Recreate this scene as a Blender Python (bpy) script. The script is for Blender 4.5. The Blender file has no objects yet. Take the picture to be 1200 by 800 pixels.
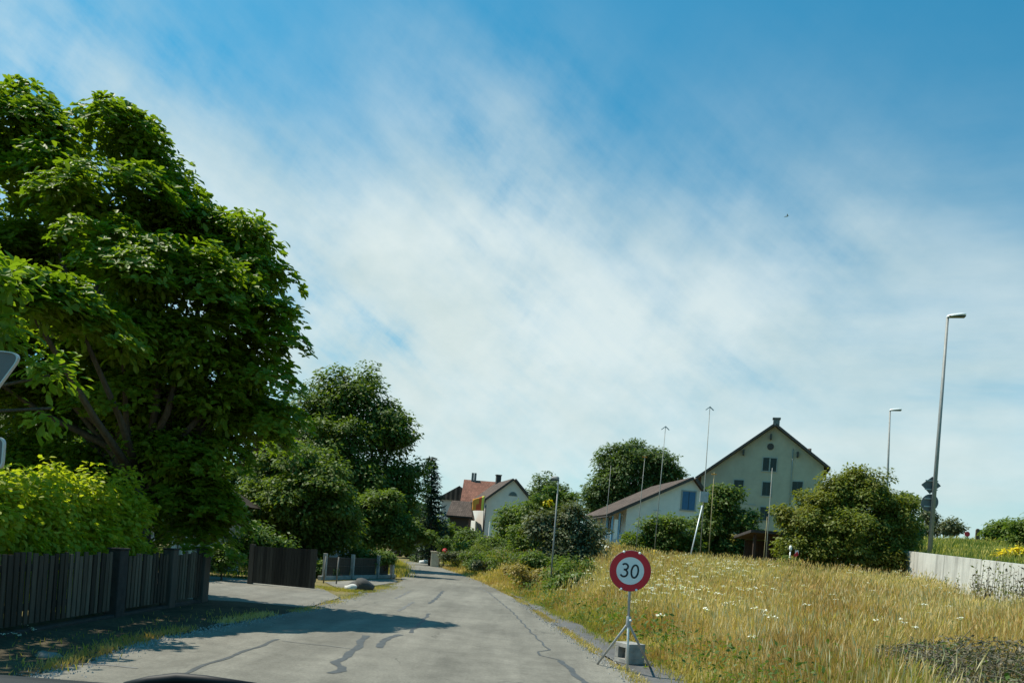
import bpy, math, random, zlib
import numpy as np
from mathutils import Vector, Matrix

R = math.radians
SC = bpy.context.scene
COL = SC.collection
rng = np.random.default_rng(7)
random.seed(7)

# ------------------------------------------------------------------ camera
F, PX, PY, H = 900.0, 600.0, 646.0, 1.6
RHO = R(4.4)
cR, sR = math.cos(RHO), math.sin(RHO)

def P(px, py, d):
    """point seen at photo pixel (px, py) at distance d ahead"""
    u, v = (px - PX) / F, (PY - py) / F
    return Vector((d * (u * cR - v * sR), d, H + d * (u * sR + v * cR)))

def G(px, py, z=0.0):
    u, v = (px - PX) / F, (PY - py) / F
    s = u * sR + v * cR
    return P(px, py, (z - H) / s)

cam = bpy.data.cameras.new('camera')
cam.lens, cam.sensor_width, cam.sensor_fit = 36 * F / 1200, 36, 'HORIZONTAL'
cam.shift_y = (PY - 400) / 1200
cam.clip_start, cam.clip_end = 0.05, 3000
co = bpy.data.objects.new('camera', cam); COL.objects.link(co)
m = Matrix(((cR, -sR, 0, 0), (0, 0, -1, 0), (sR, cR, 0, H), (0, 0, 0, 1)))
co.matrix_world = m
SC.camera = co

# ------------------------------------------------------------------ helpers
def link(o, parent=None):
    COL.objects.link(o)
    if parent is not None: o.parent = parent
    return o

def tag(o, label=None, cat=None, group=None, kind=None):
    if label: o['label'] = label
    if cat: o['category'] = cat
    if group: o['group'] = group
    if kind: o['kind'] = kind
    return o

def thing(name, label, cat, loc=(0, 0, 0), rz=0.0, group=None):
    o = bpy.data.objects.new(name, None)
    o.location = loc; o.rotation_euler = (0, 0, rz); o.empty_display_size = .2
    link(o)
    return tag(o, label, cat, group)

def raw_mesh(name, V, Fc, mat, parent=None, smooth=False):
    """V list/array of points, Fc list of index tuples"""
    me = bpy.data.meshes.new(name)
    me.from_pydata([tuple(map(float, v)) for v in V], [], [tuple(f) for f in Fc])
    me.update()
    if smooth:
        me.polygons.foreach_set('use_smooth', [True] * len(me.polygons))
    for mm in (mat if isinstance(mat, (list, tuple)) else [mat]): me.materials.append(mm)
    return link(bpy.data.objects.new(name, me), parent)

def fast_mesh(name, V, loops, sizes, mat, parent=None, midx=None):
    me = bpy.data.meshes.new(name)
    V = np.asarray(V, np.float32).reshape(-1, 3)
    loops = np.asarray(loops, np.int32).ravel(); sizes = np.asarray(sizes, np.int32)
    me.vertices.add(len(V)); me.vertices.foreach_set('co', V.ravel())
    me.loops.add(len(loops)); me.loops.foreach_set('vertex_index', loops)
    st = np.concatenate([[0], np.cumsum(sizes)[:-1]]).astype(np.int32)
    me.polygons.add(len(sizes)); me.polygons.foreach_set('loop_start', st)
    if midx is not None: me.polygons.foreach_set('material_index', np.asarray(midx, np.int32))
    me.update(calc_edges=True)
    for mm in (mat if isinstance(mat, (list, tuple)) else [mat]): me.materials.append(mm)
    return link(bpy.data.objects.new(name, me), parent)

class MB:
    def __init__(s): s.V, s.F = [], []
    def add(s, V, Fc):
        n = len(s.V); s.V += [tuple(v) for v in V]; s.F += [tuple(i + n for i in f) for f in Fc]; return s
    def box(s, c, size, rz=0, M=None):
        x, y, z = (k / 2 for k in size)
        V = [Vector((a * x, b * y, g * z)) for g in (-1, 1) for b in (-1, 1) for a in (-1, 1)]
        if M is not None: V = [M @ v for v in V]
        elif rz: V = [Matrix.Rotation(rz, 3, 'Z') @ v for v in V]
        V = [v + Vector(c) for v in V]
        return s.add(V, [(0, 2, 3, 1), (4, 5, 7, 6), (0, 1, 5, 4), (2, 6, 7, 3), (0, 4, 6, 2), (1, 3, 7, 5)])
    def bar(s, a, b, w, t=None, up=(0, 0, 1)):
        """square bar from a to b"""
        a, b = Vector(a), Vector(b); t = t or w
        d = (b - a).normalized(); up = Vector(up)
        if abs(d.dot(up)) > .95: up = Vector((0, 1, 0))
        sx = d.cross(up).normalized() * w / 2; sy = sx.cross(d).normalized() * t / 2
        V = [p + i * sx + j * sy for p in (a, b) for i, j in ((-1, -1), (1, -1), (1, 1), (-1, 1))]
        return s.add(V, [(0, 1, 2, 3), (4, 7, 6, 5), (0, 4, 5, 1), (1, 5, 6, 2), (2, 6, 7, 3), (3, 7, 4, 0)])
    def tube(s, pts, radii, n=8, cap=True):
        pts = [Vector(p) for p in pts]
        if not hasattr(radii, '__len__'): radii = [radii] * len(pts)
        V, Fc = [], []
        up = Vector((.13, .27, 1)).normalized()
        for i, p in enumerate(pts):
            d = (pts[min(i + 1, len(pts) - 1)] - pts[max(i - 1, 0)]).normalized()
            u = d.cross(up)
            if u.length < .05: u = d.cross(Vector((1, 0, 0)))
            u.normalize(); v = d.cross(u)
            for k in range(n):
                a = 2 * math.pi * k / n
                V.append(p + (u * math.cos(a) + v * math.sin(a)) * radii[i])
        for i in range(len(pts) - 1):
            for k in range(n):
                k2 = (k + 1) % n
                Fc.append((i * n + k, i * n + k2, (i + 1) * n + k2, (i + 1) * n + k))
        if cap:
            Fc.append(tuple(range(n - 1, -1, -1))); Fc.append(tuple((len(pts) - 1) * n + k for k in range(n)))
        return s.add(V, Fc)
    def prism(s, poly, vec):
        """extrude polygon (3d points) along vec"""
        n = len(poly); vec = Vector(vec); poly = [Vector(p) for p in poly]
        V = poly + [p + vec for p in poly]
        Fc = [tuple(range(n)), tuple(range(2 * n - 1, n - 1, -1))]
        Fc += [(i, i + n, (i + 1) % n + n, (i + 1) % n) for i in range(n)]
        return s.add(V, Fc)
    def lathe(s, prof, n=24, M=None):
        """profile (r, h) revolved about local z"""
        V, Fc = [], []
        for r, h in prof:
            for k in range(n):
                a = 2 * math.pi * k / n
                v = Vector((r * math.cos(a), r * math.sin(a), h)); V.append(M @ v if M else v)
        for i in range(len(prof) - 1):
            for k in range(n):
                k2 = (k + 1) % n
                Fc.append((i * n + k, i * n + k2, (i + 1) * n + k2, (i + 1) * n + k))
        if prof[0][0] > 1e-5: Fc.append(tuple(range(n - 1, -1, -1)))
        if prof[-1][0] > 1e-5: Fc.append(tuple((len(prof) - 1) * n + k for k in range(n)))
        return s.add(V, Fc)
    def build(s, name, mat, parent=None, smooth=False, bevel=0):
        o = raw_mesh(name, s.V, s.F, mat, parent, smooth)
        if bevel:
            b = o.modifiers.new('b', 'BEVEL'); b.width = bevel; b.segments = 2; b.limit_method = 'ANGLE'
        return o

def local(o, pts):
    """world -> local of an unrotated empty"""
    return [Vector(p) - o.location for p in pts]

# ------------------------------------------------------------------ materials
class NT:
    def __init__(s, name):
        s.m = bpy.data.materials.new(name); s.m.use_nodes = True
        s.t = s.m.node_tree; s.t.nodes.clear()
        s.out = s.n('ShaderNodeOutputMaterial')
    def n(s, typ, **kw):
        x = s.t.nodes.new(typ)
        for k, v in kw.items(): setattr(x, k, v)
        return x
    def l(s, a, b): s.t.links.new(a, b)
    def noise(s, scale, detail=4, rough=.6, coord='Object', vec=None, stretch=None):
        if vec is None:
            tc = s.n('ShaderNodeTexCoord'); vec = tc.outputs[coord]
        if stretch:
            mp = s.n('ShaderNodeMapping'); mp.inputs['Scale'].default_value = stretch
            s.l(vec, mp.inputs['Vector']); vec = mp.outputs['Vector']
        x = s.n('ShaderNodeTexNoise'); x.inputs['Scale'].default_value = scale
        x.inputs['Detail'].default_value = detail; x.inputs['Roughness'].default_value = rough
        s.l(vec, x.inputs['Vector'])
        return x.outputs['Fac']
    def ramp(s, fac, stops):
        r = s.n('ShaderNodeValToRGB'); e = r.color_ramp.elements
        while len(e) < len(stops): e.new(.5)
        for i, (p, c) in enumerate(stops):
            e[i].position = p; e[i].color = (*c, 1) if hasattr(c, '__len__') else (c, c, c, 1)
        s.l(fac, r.inputs['Fac']); return r.outputs['Color']
    def mix(s, fac, a, b, mode='MIX'):
        x = s.n('ShaderNodeMix', data_type='RGBA', blend_type=mode)
        for sock, v in ((x.inputs[0], fac), (x.inputs[6], a), (x.inputs[7], b)):
            if isinstance(v, (int, float)): sock.default_value = v
            elif isinstance(v, (tuple, list)): sock.default_value = (*v, 1)
            else: s.l(v, sock)
        return x.outputs[2]
    def math(s, op, a, b=0.0, c=None, clamp=False):
        x = s.n('ShaderNodeMath', operation=op, use_clamp=clamp)
        for i, v in enumerate((a, b, c)):
            if v is None: continue
            if isinstance(v, (int, float)): x.inputs[i].default_value = v
            else: s.l(v, x.inputs[i])
        return x.outputs[0]
    def surface(s, color, rough=.8, metal=0, bump=None, bump_d=.02, bump_s=.5, spec=.5):
        b = s.n('ShaderNodeBsdfPrincipled')
        if isinstance(color, (tuple, list)): b.inputs['Base Color'].default_value = (*color, 1)
        else: s.l(color, b.inputs['Base Color'])
        if isinstance(rough, (int, float)): b.inputs['Roughness'].default_value = rough
        else: s.l(rough, b.inputs['Roughness'])
        b.inputs['Metallic'].default_value = metal
        b.inputs['Specular IOR Level'].default_value = spec
        if bump is not None:
            bm = s.n('ShaderNodeBump'); bm.inputs['Distance'].default_value = bump_d; bm.inputs['Strength'].default_value = bump_s
            s.l(bump, bm.inputs['Height']); s.l(bm.outputs[0], b.inputs['Normal'])
        s.l(b.outputs[0], s.out.inputs[0]); s.b = b
        return s.m

def sc(c, k): return tuple(x * k for x in c)

def plain(name, c, rough=.7, metal=0, var=.25, scale=3, spec=.4, stretch=None, bump=0):
    t = NT(name)
    f = t.noise(scale, 6, .65, stretch=stretch)
    col = t.ramp(f, [(.3, sc(c, 1 - var)), (.7, sc(c, 1 + var))])
    return t.surface(col, rough, metal, f if bump else None, .02, bump, spec)

def leafmat(name, c1, c2, trans=.35, c3=None, rough=.55, spec=.3):
    """leaf: each leaf its own tone between c1 and c2; patches of c3"""
    t = NT(name)
    g = t.n('ShaderNodeNewGeometry')
    col = t.mix(g.outputs['Random Per Island'], c1, c2)
    if c3:
        f = t.noise(.35, 4, .6); fr = t.ramp(f, [(.44, 0.0), (.6, 1.0)])
        col = t.mix(fr, col, c3)
    b = t.n('ShaderNodeBsdfPrincipled'); t.l(col, b.inputs['Base Color'])
    b.inputs['Roughness'].default_value = rough; b.inputs['Specular IOR Level'].default_value = spec
    tr = t.n('ShaderNodeBsdfTranslucent')
    tc = t.mix(1.0, col, (1.5, 1.55, .5), 'MULTIPLY'); t.l(tc, tr.inputs['Color'])
    ms = t.n('ShaderNodeMixShader'); ms.inputs[0].default_value = trans
    t.l(b.outputs[0], ms.inputs[1]); t.l(tr.outputs[0], ms.inputs[2]); t.l(ms.outputs[0], t.out.inputs[0])
    return t.m

def asphalt(name, base, warm=(1, .985, .93)):
    t = NT(name)
    big = t.noise(.28, 5, .6); mid = t.noise(2.2, 6, .7); fine = t.noise(28, 5, .8); grit = t.noise(190, 2, .8)
    long = t.noise(.9, 4, .6, stretch=(1.6, .16, 1))
    a = t.ramp(big, [(.32, sc(warm, base * .82)), (.5, sc(warm, base)), (.68, sc(warm, base * 1.14))])
    a = t.mix(1.0, a, t.ramp(mid, [(.3, .78), (.7, 1.14)]), 'MULTIPLY')
    a = t.mix(1.0, a, t.ramp(long, [(.35, .80), (.65, 1.12)]), 'MULTIPLY')
    a = t.mix(1.0, a, t.ramp(fine, [(.25, .62), (.5, 1.0), (.8, 1.3)]), 'MULTIPLY')
    a = t.mix(1.0, a, t.ramp(grit, [(.3, .8), (.7, 1.2)]), 'MULTIPLY')
    # hairline cracks
    v = t.n('ShaderNodeTexVoronoi', feature='DISTANCE_TO_EDGE'); v.inputs['Scale'].default_value = .32
    tc = t.n('ShaderNodeTexCoord')
    nz = t.n('ShaderNodeTexNoise'); nz.inputs['Scale'].default_value = 1.3; nz.inputs['Detail'].default_value = 6
    t.l(tc.outputs['Object'], nz.inputs['Vector'])
    vm = t.n('ShaderNodeVectorMath', operation='MULTIPLY_ADD'); t.l(nz.outputs['Color'], vm.inputs[0]); vm.inputs[1].default_value = (.9, .9, .9); t.l(tc.outputs['Object'], vm.inputs[2])
    t.l(vm.outputs[0], v.inputs['Vector'])
    cr = t.ramp(v.outputs['Distance'], [(.0, 1.0), (.006, 0.0)])
    msk = t.ramp(t.noise(.5, 2), [(.52, 0.0), (.6, .55)])
    a = t.mix(t.math('MULTIPLY', cr, msk), a, (.035, .035, .033))
    # oil and water stains
    st = t.ramp(t.noise(1.1, 5, .7), [(.62, 0.0), (.72, .35)])
    a = t.mix(st, a, sc(warm, base * .55))
    return t.surface(a, .88, 0, fine, .006, .6, .25)

M = {}
M['road'] = asphalt('road_asphalt', .185, (1, .945, .79))
M['drive'] = asphalt('driveway_asphalt', .195, (1, .95, .81))
M['strip'] = asphalt('pavement_asphalt', .13, (1, .99, .97))
M['tar'] = plain('tar', (.062, .068, .07), .65, var=.3, scale=8)
M['tar_old'] = plain('old_tar', (.13, .13, .125), .8, var=.3, scale=8)
t = NT('concrete_wall')
n1 = t.noise(.8, 6, .65); st = t.noise(2.0, 5, .7, stretch=(1, 1, .12)); fine = t.noise(30, 4)
c = t.ramp(n1, [(.3, (.50, .49, .45)), (.7, (.64, .63, .585))])
c = t.mix(1.0, c, t.ramp(st, [(.3, .62), (.55, 1.05)]), 'MULTIPLY')
c = t.mix(1.0, c, t.ramp(fine, [(.3, .88), (.7, 1.08)]), 'MULTIPLY')
tcz = t.n('ShaderNodeTexCoord'); sx = t.n('ShaderNodeSeparateXYZ'); t.l(tcz.outputs['Object'], sx.inputs[0])
jt = t.math('LESS_THAN', t.math('ABSOLUTE', t.math('SUBTRACT', t.math('MODULO', sx.outputs[1], 3.2), 1.6)), .022)
c = t.mix(t.math('MULTIPLY', jt, .7), c, (.12, .115, .10))
M['concrete_wall'] = t.surface(c, .9, 0, n1, .03, .4, .2)
M['post_dark'] = plain('dark_brick_post', (.04, .032, .028), .9, var=.4, scale=7, bump=.4)
M['concrete'] = plain('concrete', (.30, .29, .27), .9, var=.35, scale=5, bump=.3)
M['concrete_dark'] = plain('weathered_concrete', (.17, .165, .15), .9, var=.4, scale=6, bump=.3)
t = NT('picket_wood')
g = t.n('ShaderNodeNewGeometry'); f = t.noise(5, 5, .7, stretch=(6, 6, .4))
c = t.mix(g.outputs['Random Per Island'], (.035, .026, .02), (.15, .115, .085))
c = t.mix(1.0, c, t.ramp(f, [(.3, .6), (.7, 1.25)]), 'MULTIPLY')
M['picket'] = t.surface(c, .85, 0, f, .01, .4, .2)
M['wood_dark'] = plain('dark_wood', (.075, .058, .045), .85, var=.4, scale=4, stretch=(5, 5, .4))
M['wood_brown'] = plain('brown_wood', (.12, .075, .045), .85, var=.35, scale=4)
t = NT('gate_wood')
g = t.n('ShaderNodeNewGeometry'); f = t.noise(5, 5, .7, stretch=(6, 6, .4))
c = t.mix(g.outputs['Random Per Island'], (.022, .018, .015), (.065, .055, .045))
c = t.mix(1.0, c, t.ramp(f, [(.3, .6), (.7, 1.25)]), 'MULTIPLY')
M['gate'] = t.surface(c, .85, 0, f, .01, .4, .2)
M['bark'] = plain('bark', (.075, .06, .045), .95, var=.45, scale=6, stretch=(3, 3, .5), bump=.8)
M['plaster_white'] = plain('white_plaster', (.66, .63, .58), .9, var=.08, scale=1.2, spec=.2)
M['plaster_cream'] = plain('cream_plaster', (.43, .36, .275), .9, var=.10, scale=.8, spec=.2)
M['plaster_grey'] = plain('grey_plaster', (.36, .38, .38), .9, var=.1, scale=.8, spec=.2)
def tiles(name, c, pitch=.33):
    t = NT(name)
    w = t.n('ShaderNodeTexBrick'); w.inputs['Scale'].default_value = 1.0
    w.inputs['Brick Width'].default_value = .22; w.inputs['Row Height'].default_value = pitch; w.inputs['Mortar Size'].default_value = .02
    w.inputs['Color1'].default_value = (*sc(c, .8), 1); w.inputs['Color2'].default_value = (*sc(c, 1.2), 1); w.inputs['Mortar'].default_value = (*sc(c, .4), 1)
    tc = t.n('ShaderNodeTexCoord'); mp = t.n('ShaderNodeMapping'); t.l(tc.outputs['UV'], mp.inputs['Vector']); t.l(mp.outputs[0], w.inputs['Vector'])
    f = t.noise(.9, 6, .7)
    col = t.mix(1.0, w.outputs['Color'], t.ramp(f, [(.3, .7), (.7, 1.25)]), 'MULTIPLY')
    return t.surface(col, .8, 0, w.outputs['Fac'], .02, .5, .2)
M['tile_brown'] = tiles('brown_roof_tiles', (.105, .075, .06))
M['tile_red'] = tiles('red_roof_tiles', (.25, .11, .075))
M['tile_dark'] = tiles('dark_roof_tiles', (.10, .075, .06))
M['fascia'] = plain('dark_fascia', (.055, .045, .04), .7, var=.3)
M['orange_wall'] = plain('orange_brown_boards', (.30, .14, .07), .85, var=.3, scale=3)
M['glass'] = plain('window_glass', (.03, .036, .04), .12, var=.3, scale=.8, spec=.6)
M['frame_grey'] = plain('grey_frame', (.30, .30, .28), .6, var=.1)
M['shutter_grey'] = plain('grey_green_shutter', (.030, .036, .032), .65, var=.2, scale=6)
M['shutter_blue'] = plain('blue_shutter', (.035, .12, .25), .55, var=.15, scale=5)
M['blue_paint'] = plain('pale_blue_paint', (.20, .36, .50), .6, var=.15)
M['white_paint'] = plain('white_paint', (.75, .75, .73), .5, var=.08)
M['cream_fabric'] = plain('cream_fabric', (.80, .75, .55), .9, var=.08)
M['steel'] = plain('galvanised_steel', (.36, .38, .39), .5, .35, var=.15, scale=9)
M['steel_bright'] = plain('bright_steel', (.62, .65, .66), .42, .2, var=.12, scale=9)
M['pole_grey'] = plain('lamp_pole_grey', (.24, .245, .235), .6, .2, var=.15, scale=4)
M['lamp_white'] = plain('lamp_head_white', (.78, .80, .80), .35, var=.04)
M['lamp_dark'] = plain('lamp_underside', (.06, .065, .07), .4, var=.1)
M['sign_back'] = plain('sign_back_grey', (.12, .13, .135), .6, .1, var=.12, scale=3)
M['sign_edge'] = plain('sign_edge_aluminium', (.42, .44, .44), .4, .5, var=.08)
M['sign_red'] = plain('sign_red', (.56, .01, .022), .4, var=.06)
M['sign_white'] = plain('sign_white', (.70, .70, .69), .42, var=.07)
M['sign_black'] = plain('sign_black', (.012, .012, .012), .45, var=.1)
M['yellow'] = plain('yellow_paint', (.55, .36, .02), .6, var=.2)
M['profile_pole'] = plain('profile_pole_wood', (.27, .27, .24), .7, var=.15, scale=3)
M['profile_yellow'] = plain('profile_pole_ochre', (.30, .25, .12), .7, var=.15, scale=3)
M['rock_white'] = plain('white_rock', (.62, .61, .57), .9, var=.2, scale=4, bump=.6)
M['rock_dark'] = plain('dark_rock', (.06, .06, .058), .85, var=.4, scale=5, bump=.6)
M['stone_cream'] = plain('cream_stone', (.62, .54, .40), .9, var=.2, scale=5, bump=.4)
M['flag_red'] = plain('flag_red', (.62, .09, .03), .8, var=.1)
M['flag_orange'] = plain('flag_orange', (.70, .28, .04), .8, var=.1)
M['flag_yellow'] = plain('flag_yellow', (.70, .62, .10), .8, var=.1)
M['red'] = plain('red', (.55, .01, .02), .5, var=.15)
M['pink'] = plain('pink_petal', (.50, .17, .22), .8, var=.3, scale=9)
M['rose_red'] = plain('rose_petal', (.35, .03, .06), .8, var=.3, scale=9)
M['car_black'] = plain('black_car_plastic', (.005, .005, .006), .6, var=.1)
M['rubber'] = plain('rubber', (.015, .015, .015), .8, var=.1)
M['chrome'] = plain('chrome', (.7, .7, .7), .15, 1, var=.02)
M['bird'] = plain('bird_feathers', (.22, .29, .33), .8, var=.2, scale=20)
M['brown_boards'] = plain('shed_boards', (.06, .04, .03), .85, var=.4, scale=5, stretch=(6, 6, .4))

# foliage materials: each plant its own tone
L = {}
L['magnolia'] = leafmat('broad_leaf', (.105, .175, .012), (.19, .265, .022), .45, rough=.5, spec=.3)
L['magnolia_sunny'] = leafmat('sunlit_broad_leaf', (.12, .20, .015), (.20, .29, .03), .45, rough=.5, spec=.3)  # lighter copy of the broad leaf, sunlight put into the colour
L['hedge'] = leafmat('hedge_leaf', (.25, .32, .024), (.42, .46, .05), .5)
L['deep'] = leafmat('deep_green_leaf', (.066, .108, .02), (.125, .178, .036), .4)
L['mid'] = leafmat('mid_green_leaf', (.082, .128, .022), (.145, .20, .04), .42)
L['light'] = leafmat('light_green_leaf', (.07, .125, .02), (.12, .18, .035), .35)
L['olive'] = leafmat('olive_leaf', (.11, .145, .026), (.19, .215, .04), .38, (.17, .175, .03))
L['silver'] = leafmat('grey_green_leaf', (.09, .11, .055), (.16, .18, .095), .25)
L['conifer'] = leafmat('conifer_needle', (.018, .042, .024), (.036, .068, .036), .1)
L['bluegreen'] = leafmat('blue_green_leaf', (.062, .105, .032), (.115, .16, .052), .38)
L['yellow'] = leafmat('yellow_leaf', (.30, .26, .02), (.48, .40, .03), .3)
L['rust'] = leafmat('dry_dock_leaf', (.13, .07, .03), (.24, .13, .05), .2)
L['grey_twig'] = leafmat('dead_grey_twig', (.085, .075, .05), (.20, .175, .12), .1)
L['grass_dry'] = leafmat('dry_grass_blade', (.47, .365, .145), (.70, .56, .28), .32, (.42, .27, .10), .75, .15)
L['ochre'] = leafmat('ochre_leaf', (.20, .16, .045), (.32, .25, .08), .3)
L['straw'] = leafmat('straw_stalk', (.48, .40, .22), (.70, .60, .38), .25, None, .75, .15)
L['grass_mixed'] = leafmat('yellow_green_grass_blade', (.34, .29, .07), (.54, .44, .15), .35, (.25, .25, .055), .75, .15)
L['grass_green'] = leafmat('green_grass_blade', (.075, .12, .025), (.15, .19, .04), .35, None, .6, .2)
L['flower_white'] = leafmat('white_petal', (.66, .66, .58), (.82, .82, .74), .2)
L['flower_yellow'] = leafmat('yellow_petal', (.62, .48, .01), (.80, .66, .03), .2)

# ------------------------------------------------------------------ terrain
RE = [(-30, 1.75), (0, 1.75)]  # right road edge as (Y, X)
for q in ((735, 791), (697, 766), (650, 733), (600, 699), (560, 680), (520, 665.5), (500, 660)):
    g = G(*q); RE.append((g.y, g.x))
LE = [(-30, -4.75), (2, -4.75)]
for q in ((60, 789), (170, 752), (250, 735), (345, 717), (400, 703), (440, 692), (470, 682), (472, 668), (466, 658.5)):
    g = G(*q); LE.append((g.y, g.x))
RE_y, RE_x = zip(*RE); LE_y, LE_x = zip(*LE)
def xr(Y): return np.interp(Y, RE_y, RE_x)
def xl(Y): return np.interp(Y, LE_y, LE_x)
def sm(x): x = np.clip(x, 0, 1); return x * x * (3 - 2 * x)
def strip_w(Y): return np.interp(Y, [0, 9, 14, 24, 30], [.85, .8, .7, .4, .2])
def wallx(Y): return 16.1 + .15 * (np.asarray(Y) - 24)
def walltop(Y): return 2.42 + .054 * (np.asarray(Y) - 24)

def TZ(X, Y):
    X = np.asarray(X, float); Y = np.asarray(Y, float)
    s = X - xr(Y) - strip_w(Y) - .15
    z = sm(s / 6.5) * .035 * np.clip(Y - 3, 0, 44)
    z = z + .09 * np.clip(Y - 43, 0, 80) * sm((X + 8) / 36)
    z = z - sm((Y - 70) / 10) * 0
    bump = .05 * np.sin(X * 1.3 + Y * .7) * np.sin(Y * .9 - X * .4) * sm(s / 2)
    return z + bump - .012

def HZ(X, Y):
    X = np.asarray(X, float); Y = np.asarray(Y, float)
    sx = np.clip(X - wallx(Y), 0, 200)
    yy = np.minimum(Y, 82)
    z = walltop(yy) - .12 + .045 * np.minimum(sx, 26) + .15 * np.sin(X * .25) * np.sin(Y * .15) * sm(sx / 6)
    return z - .06 * np.clip(Y - 84, 0, 60)

xs = np.unique(np.concatenate([np.linspace(-600, -60, 12), np.linspace(-60, -14, 14), np.linspace(-14, 30, 89), np.linspace(30, 80, 26), np.linspace(80, 700, 12)]))
ys = np.unique(np.concatenate([np.linspace(-60, 4, 12), np.linspace(4, 50, 93), np.linspace(50, 140, 46), np.linspace(140, 1500, 14)]))
XX, YY = np.meshgrid(xs, ys)
ZZ = TZ(XX, YY)
V = np.stack([XX, YY, ZZ], -1).reshape(-1, 3)
nx, ny = len(xs), len(ys)
i = (np.arange(ny - 1)[:, None] * nx + np.arange(nx - 1)[None]).ravel()
q = np.stack([i, i + 1, i + nx + 1, i + nx], -1)
t = NT('ground_soil_and_turf')
n1 = t.noise(.35, 6, .65); n2 = t.noise(4, 6, .7); n3 = t.noise(40, 3, .7)
c = t.ramp(n1, [(.35, (.15, .13, .05)), (.5, (.21, .17, .075)), (.65, (.09, .10, .035))])
c = t.mix(1.0, c, t.ramp(n2, [(.3, .7), (.7, 1.25)]), 'MULTIPLY')
c = t.mix(1.0, c, t.ramp(n3, [(.3, .6), (.7, 1.3)]), 'MULTIPLY')
M['ground'] = t.surface(c, .95, 0, n2, .06, .6, .1)
go = fast_mesh('ground', V, q, np.full(len(q), 4), M['ground'])
tag(go, kind='structure')
go.data.polygons.foreach_set('use_smooth', [True] * len(q))

# hill behind the wall
hy = np.concatenate([np.linspace(8, 50, 43), np.linspace(52, 150, 50)])
off = np.concatenate([[.02], np.linspace(.5, 10, 16), np.linspace(12, 90, 30)])
hv = []
for y in hy:
    for k, o_ in enumerate(off):
        x = float(wallx(y)) + .22 + o_
        hv.append((x, y, float(HZ(x, y))))
    hv.append((hv[-1][0], y, -1))
nx = len(off) + 1
hq = []
for j in range(len(hy) - 1):
    for k in range(nx - 1): hq.append((j * nx + k, j * nx + k + 1, (j + 1) * nx + k + 1, (j + 1) * nx + k))
nb = len(hv)
for j, y in enumerate(hy): hv.append((float(wallx(y)) + .24, y, -1.0))
for j in range(len(hy) - 1): hq.append((j * nx, (j + 1) * nx, nb + j + 1, nb + j))
t = NT('hill_turf')
n1 = t.noise(.3, 6, .65); n2 = t.noise(5, 6, .7)
c = t.ramp(n1, [(.3, (.075, .115, .025)), (.55, (.12, .155, .035)), (.72, (.19, .18, .06))])
c = t.mix(1.0, c, t.ramp(n2, [(.3, .65), (.7, 1.3)]), 'MULTIPLY')
M['hill'] = t.surface(c, .95, 0, n2, .08, .7, .1)
tag(raw_mesh('hill', hv, hq, M['hill'], None, True), kind='structure')

# ------------------------------------------------------------------ road, driveway, pavement
def sheet(name, pts, z, mat, kind='structure', drop=None):
    """flat polygon sheet"""
    o = raw_mesh(name, [(p[0], p[1], z) for p in pts], [tuple(range(len(pts)))], mat)
    return tag(o, kind=kind)
Ys = np.concatenate([np.linspace(-30, 2, 5), np.linspace(3, 66, 64)])
rv, rf = [], []
def jag(y, s): return .05 * math.sin(y * 2.1 + s) + .04 * math.sin(y * 5.3 + 2 * s) + .02 * math.sin(y * 13.1 + s)
for k, y in enumerate(Ys):
    a, b = float(xl(y)) + jag(y, 1), float(xr(y)) + .4 * jag(y, 3)
    rv += [(a, y, 0.012), ((a + b) / 2, y, .03), (b, y, 0.012)]
    if k: rf += [(3 * k - 3, 3 * k - 2, 3 * k + 1, 3 * k), (3 * k - 2, 3 * k - 1, 3 * k + 2, 3 * k + 1)]
# the bend to the left
n0 = len(Ys) - 1
far = [((-10.9, 66.6), (-10.0, 69.5)), ((-14, 69.5), (-12.5, 73.5)), ((-24, 74), (-22, 79)), ((-45, 80), (-44, 86))]
pl, pr = 3 * n0, 3 * n0 + 2
for a, b in far:
    rv += [(a[0], a[1], .012), (b[0], b[1], .012)]
    j = len(rv) - 2
    rf.append((pl, pr, j + 1, j)); pl, pr = j, j + 1
tag(raw_mesh('road', rv, rf, M['road'], None, True), kind='structure')

sv, sf = [], []
for k, y in enumerate(np.linspace(-10, 30, 60)):
    a = float(xr(y)) + .10 + .05 * math.sin(y * 1.7); b = a + float(strip_w(y)) + .08 * math.sin(y * 2.9) * (y < 27)
    sv += [(a, y, .016), (b, y, .02)]
    if k: sf.append((2 * k - 2, 2 * k - 1, 2 * k + 1, 2 * k))
tag(raw_mesh('pavement', sv, sf, M['strip']), kind='structure')

dp = [G(345, 716), G(300, 725), G(246, 733), G(228, 712)]
dp += [Vector((-10.5, 17.3, 0)), Vector((-22, 18.5, 0)), Vector((-22, 27, 0)), Vector((-9, 25.6, 0)), G(375, 688), G(398, 700)]
sheet('driveway', dp, .008, M['drive'])
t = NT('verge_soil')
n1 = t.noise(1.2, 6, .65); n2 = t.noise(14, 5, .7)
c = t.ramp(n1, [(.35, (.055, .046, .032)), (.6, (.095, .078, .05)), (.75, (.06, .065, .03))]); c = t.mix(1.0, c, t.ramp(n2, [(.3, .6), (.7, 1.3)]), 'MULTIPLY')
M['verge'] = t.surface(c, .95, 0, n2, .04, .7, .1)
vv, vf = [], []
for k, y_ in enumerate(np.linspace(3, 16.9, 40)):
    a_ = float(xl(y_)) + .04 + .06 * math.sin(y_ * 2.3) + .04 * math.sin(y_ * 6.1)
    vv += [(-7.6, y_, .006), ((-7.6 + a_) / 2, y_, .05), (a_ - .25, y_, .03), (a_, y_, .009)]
    if k: vf += [(4 * k - 4 + j, 4 * k - 3 + j, 4 * k + 1 + j, 4 * k + j) for j in range(3)]
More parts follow.
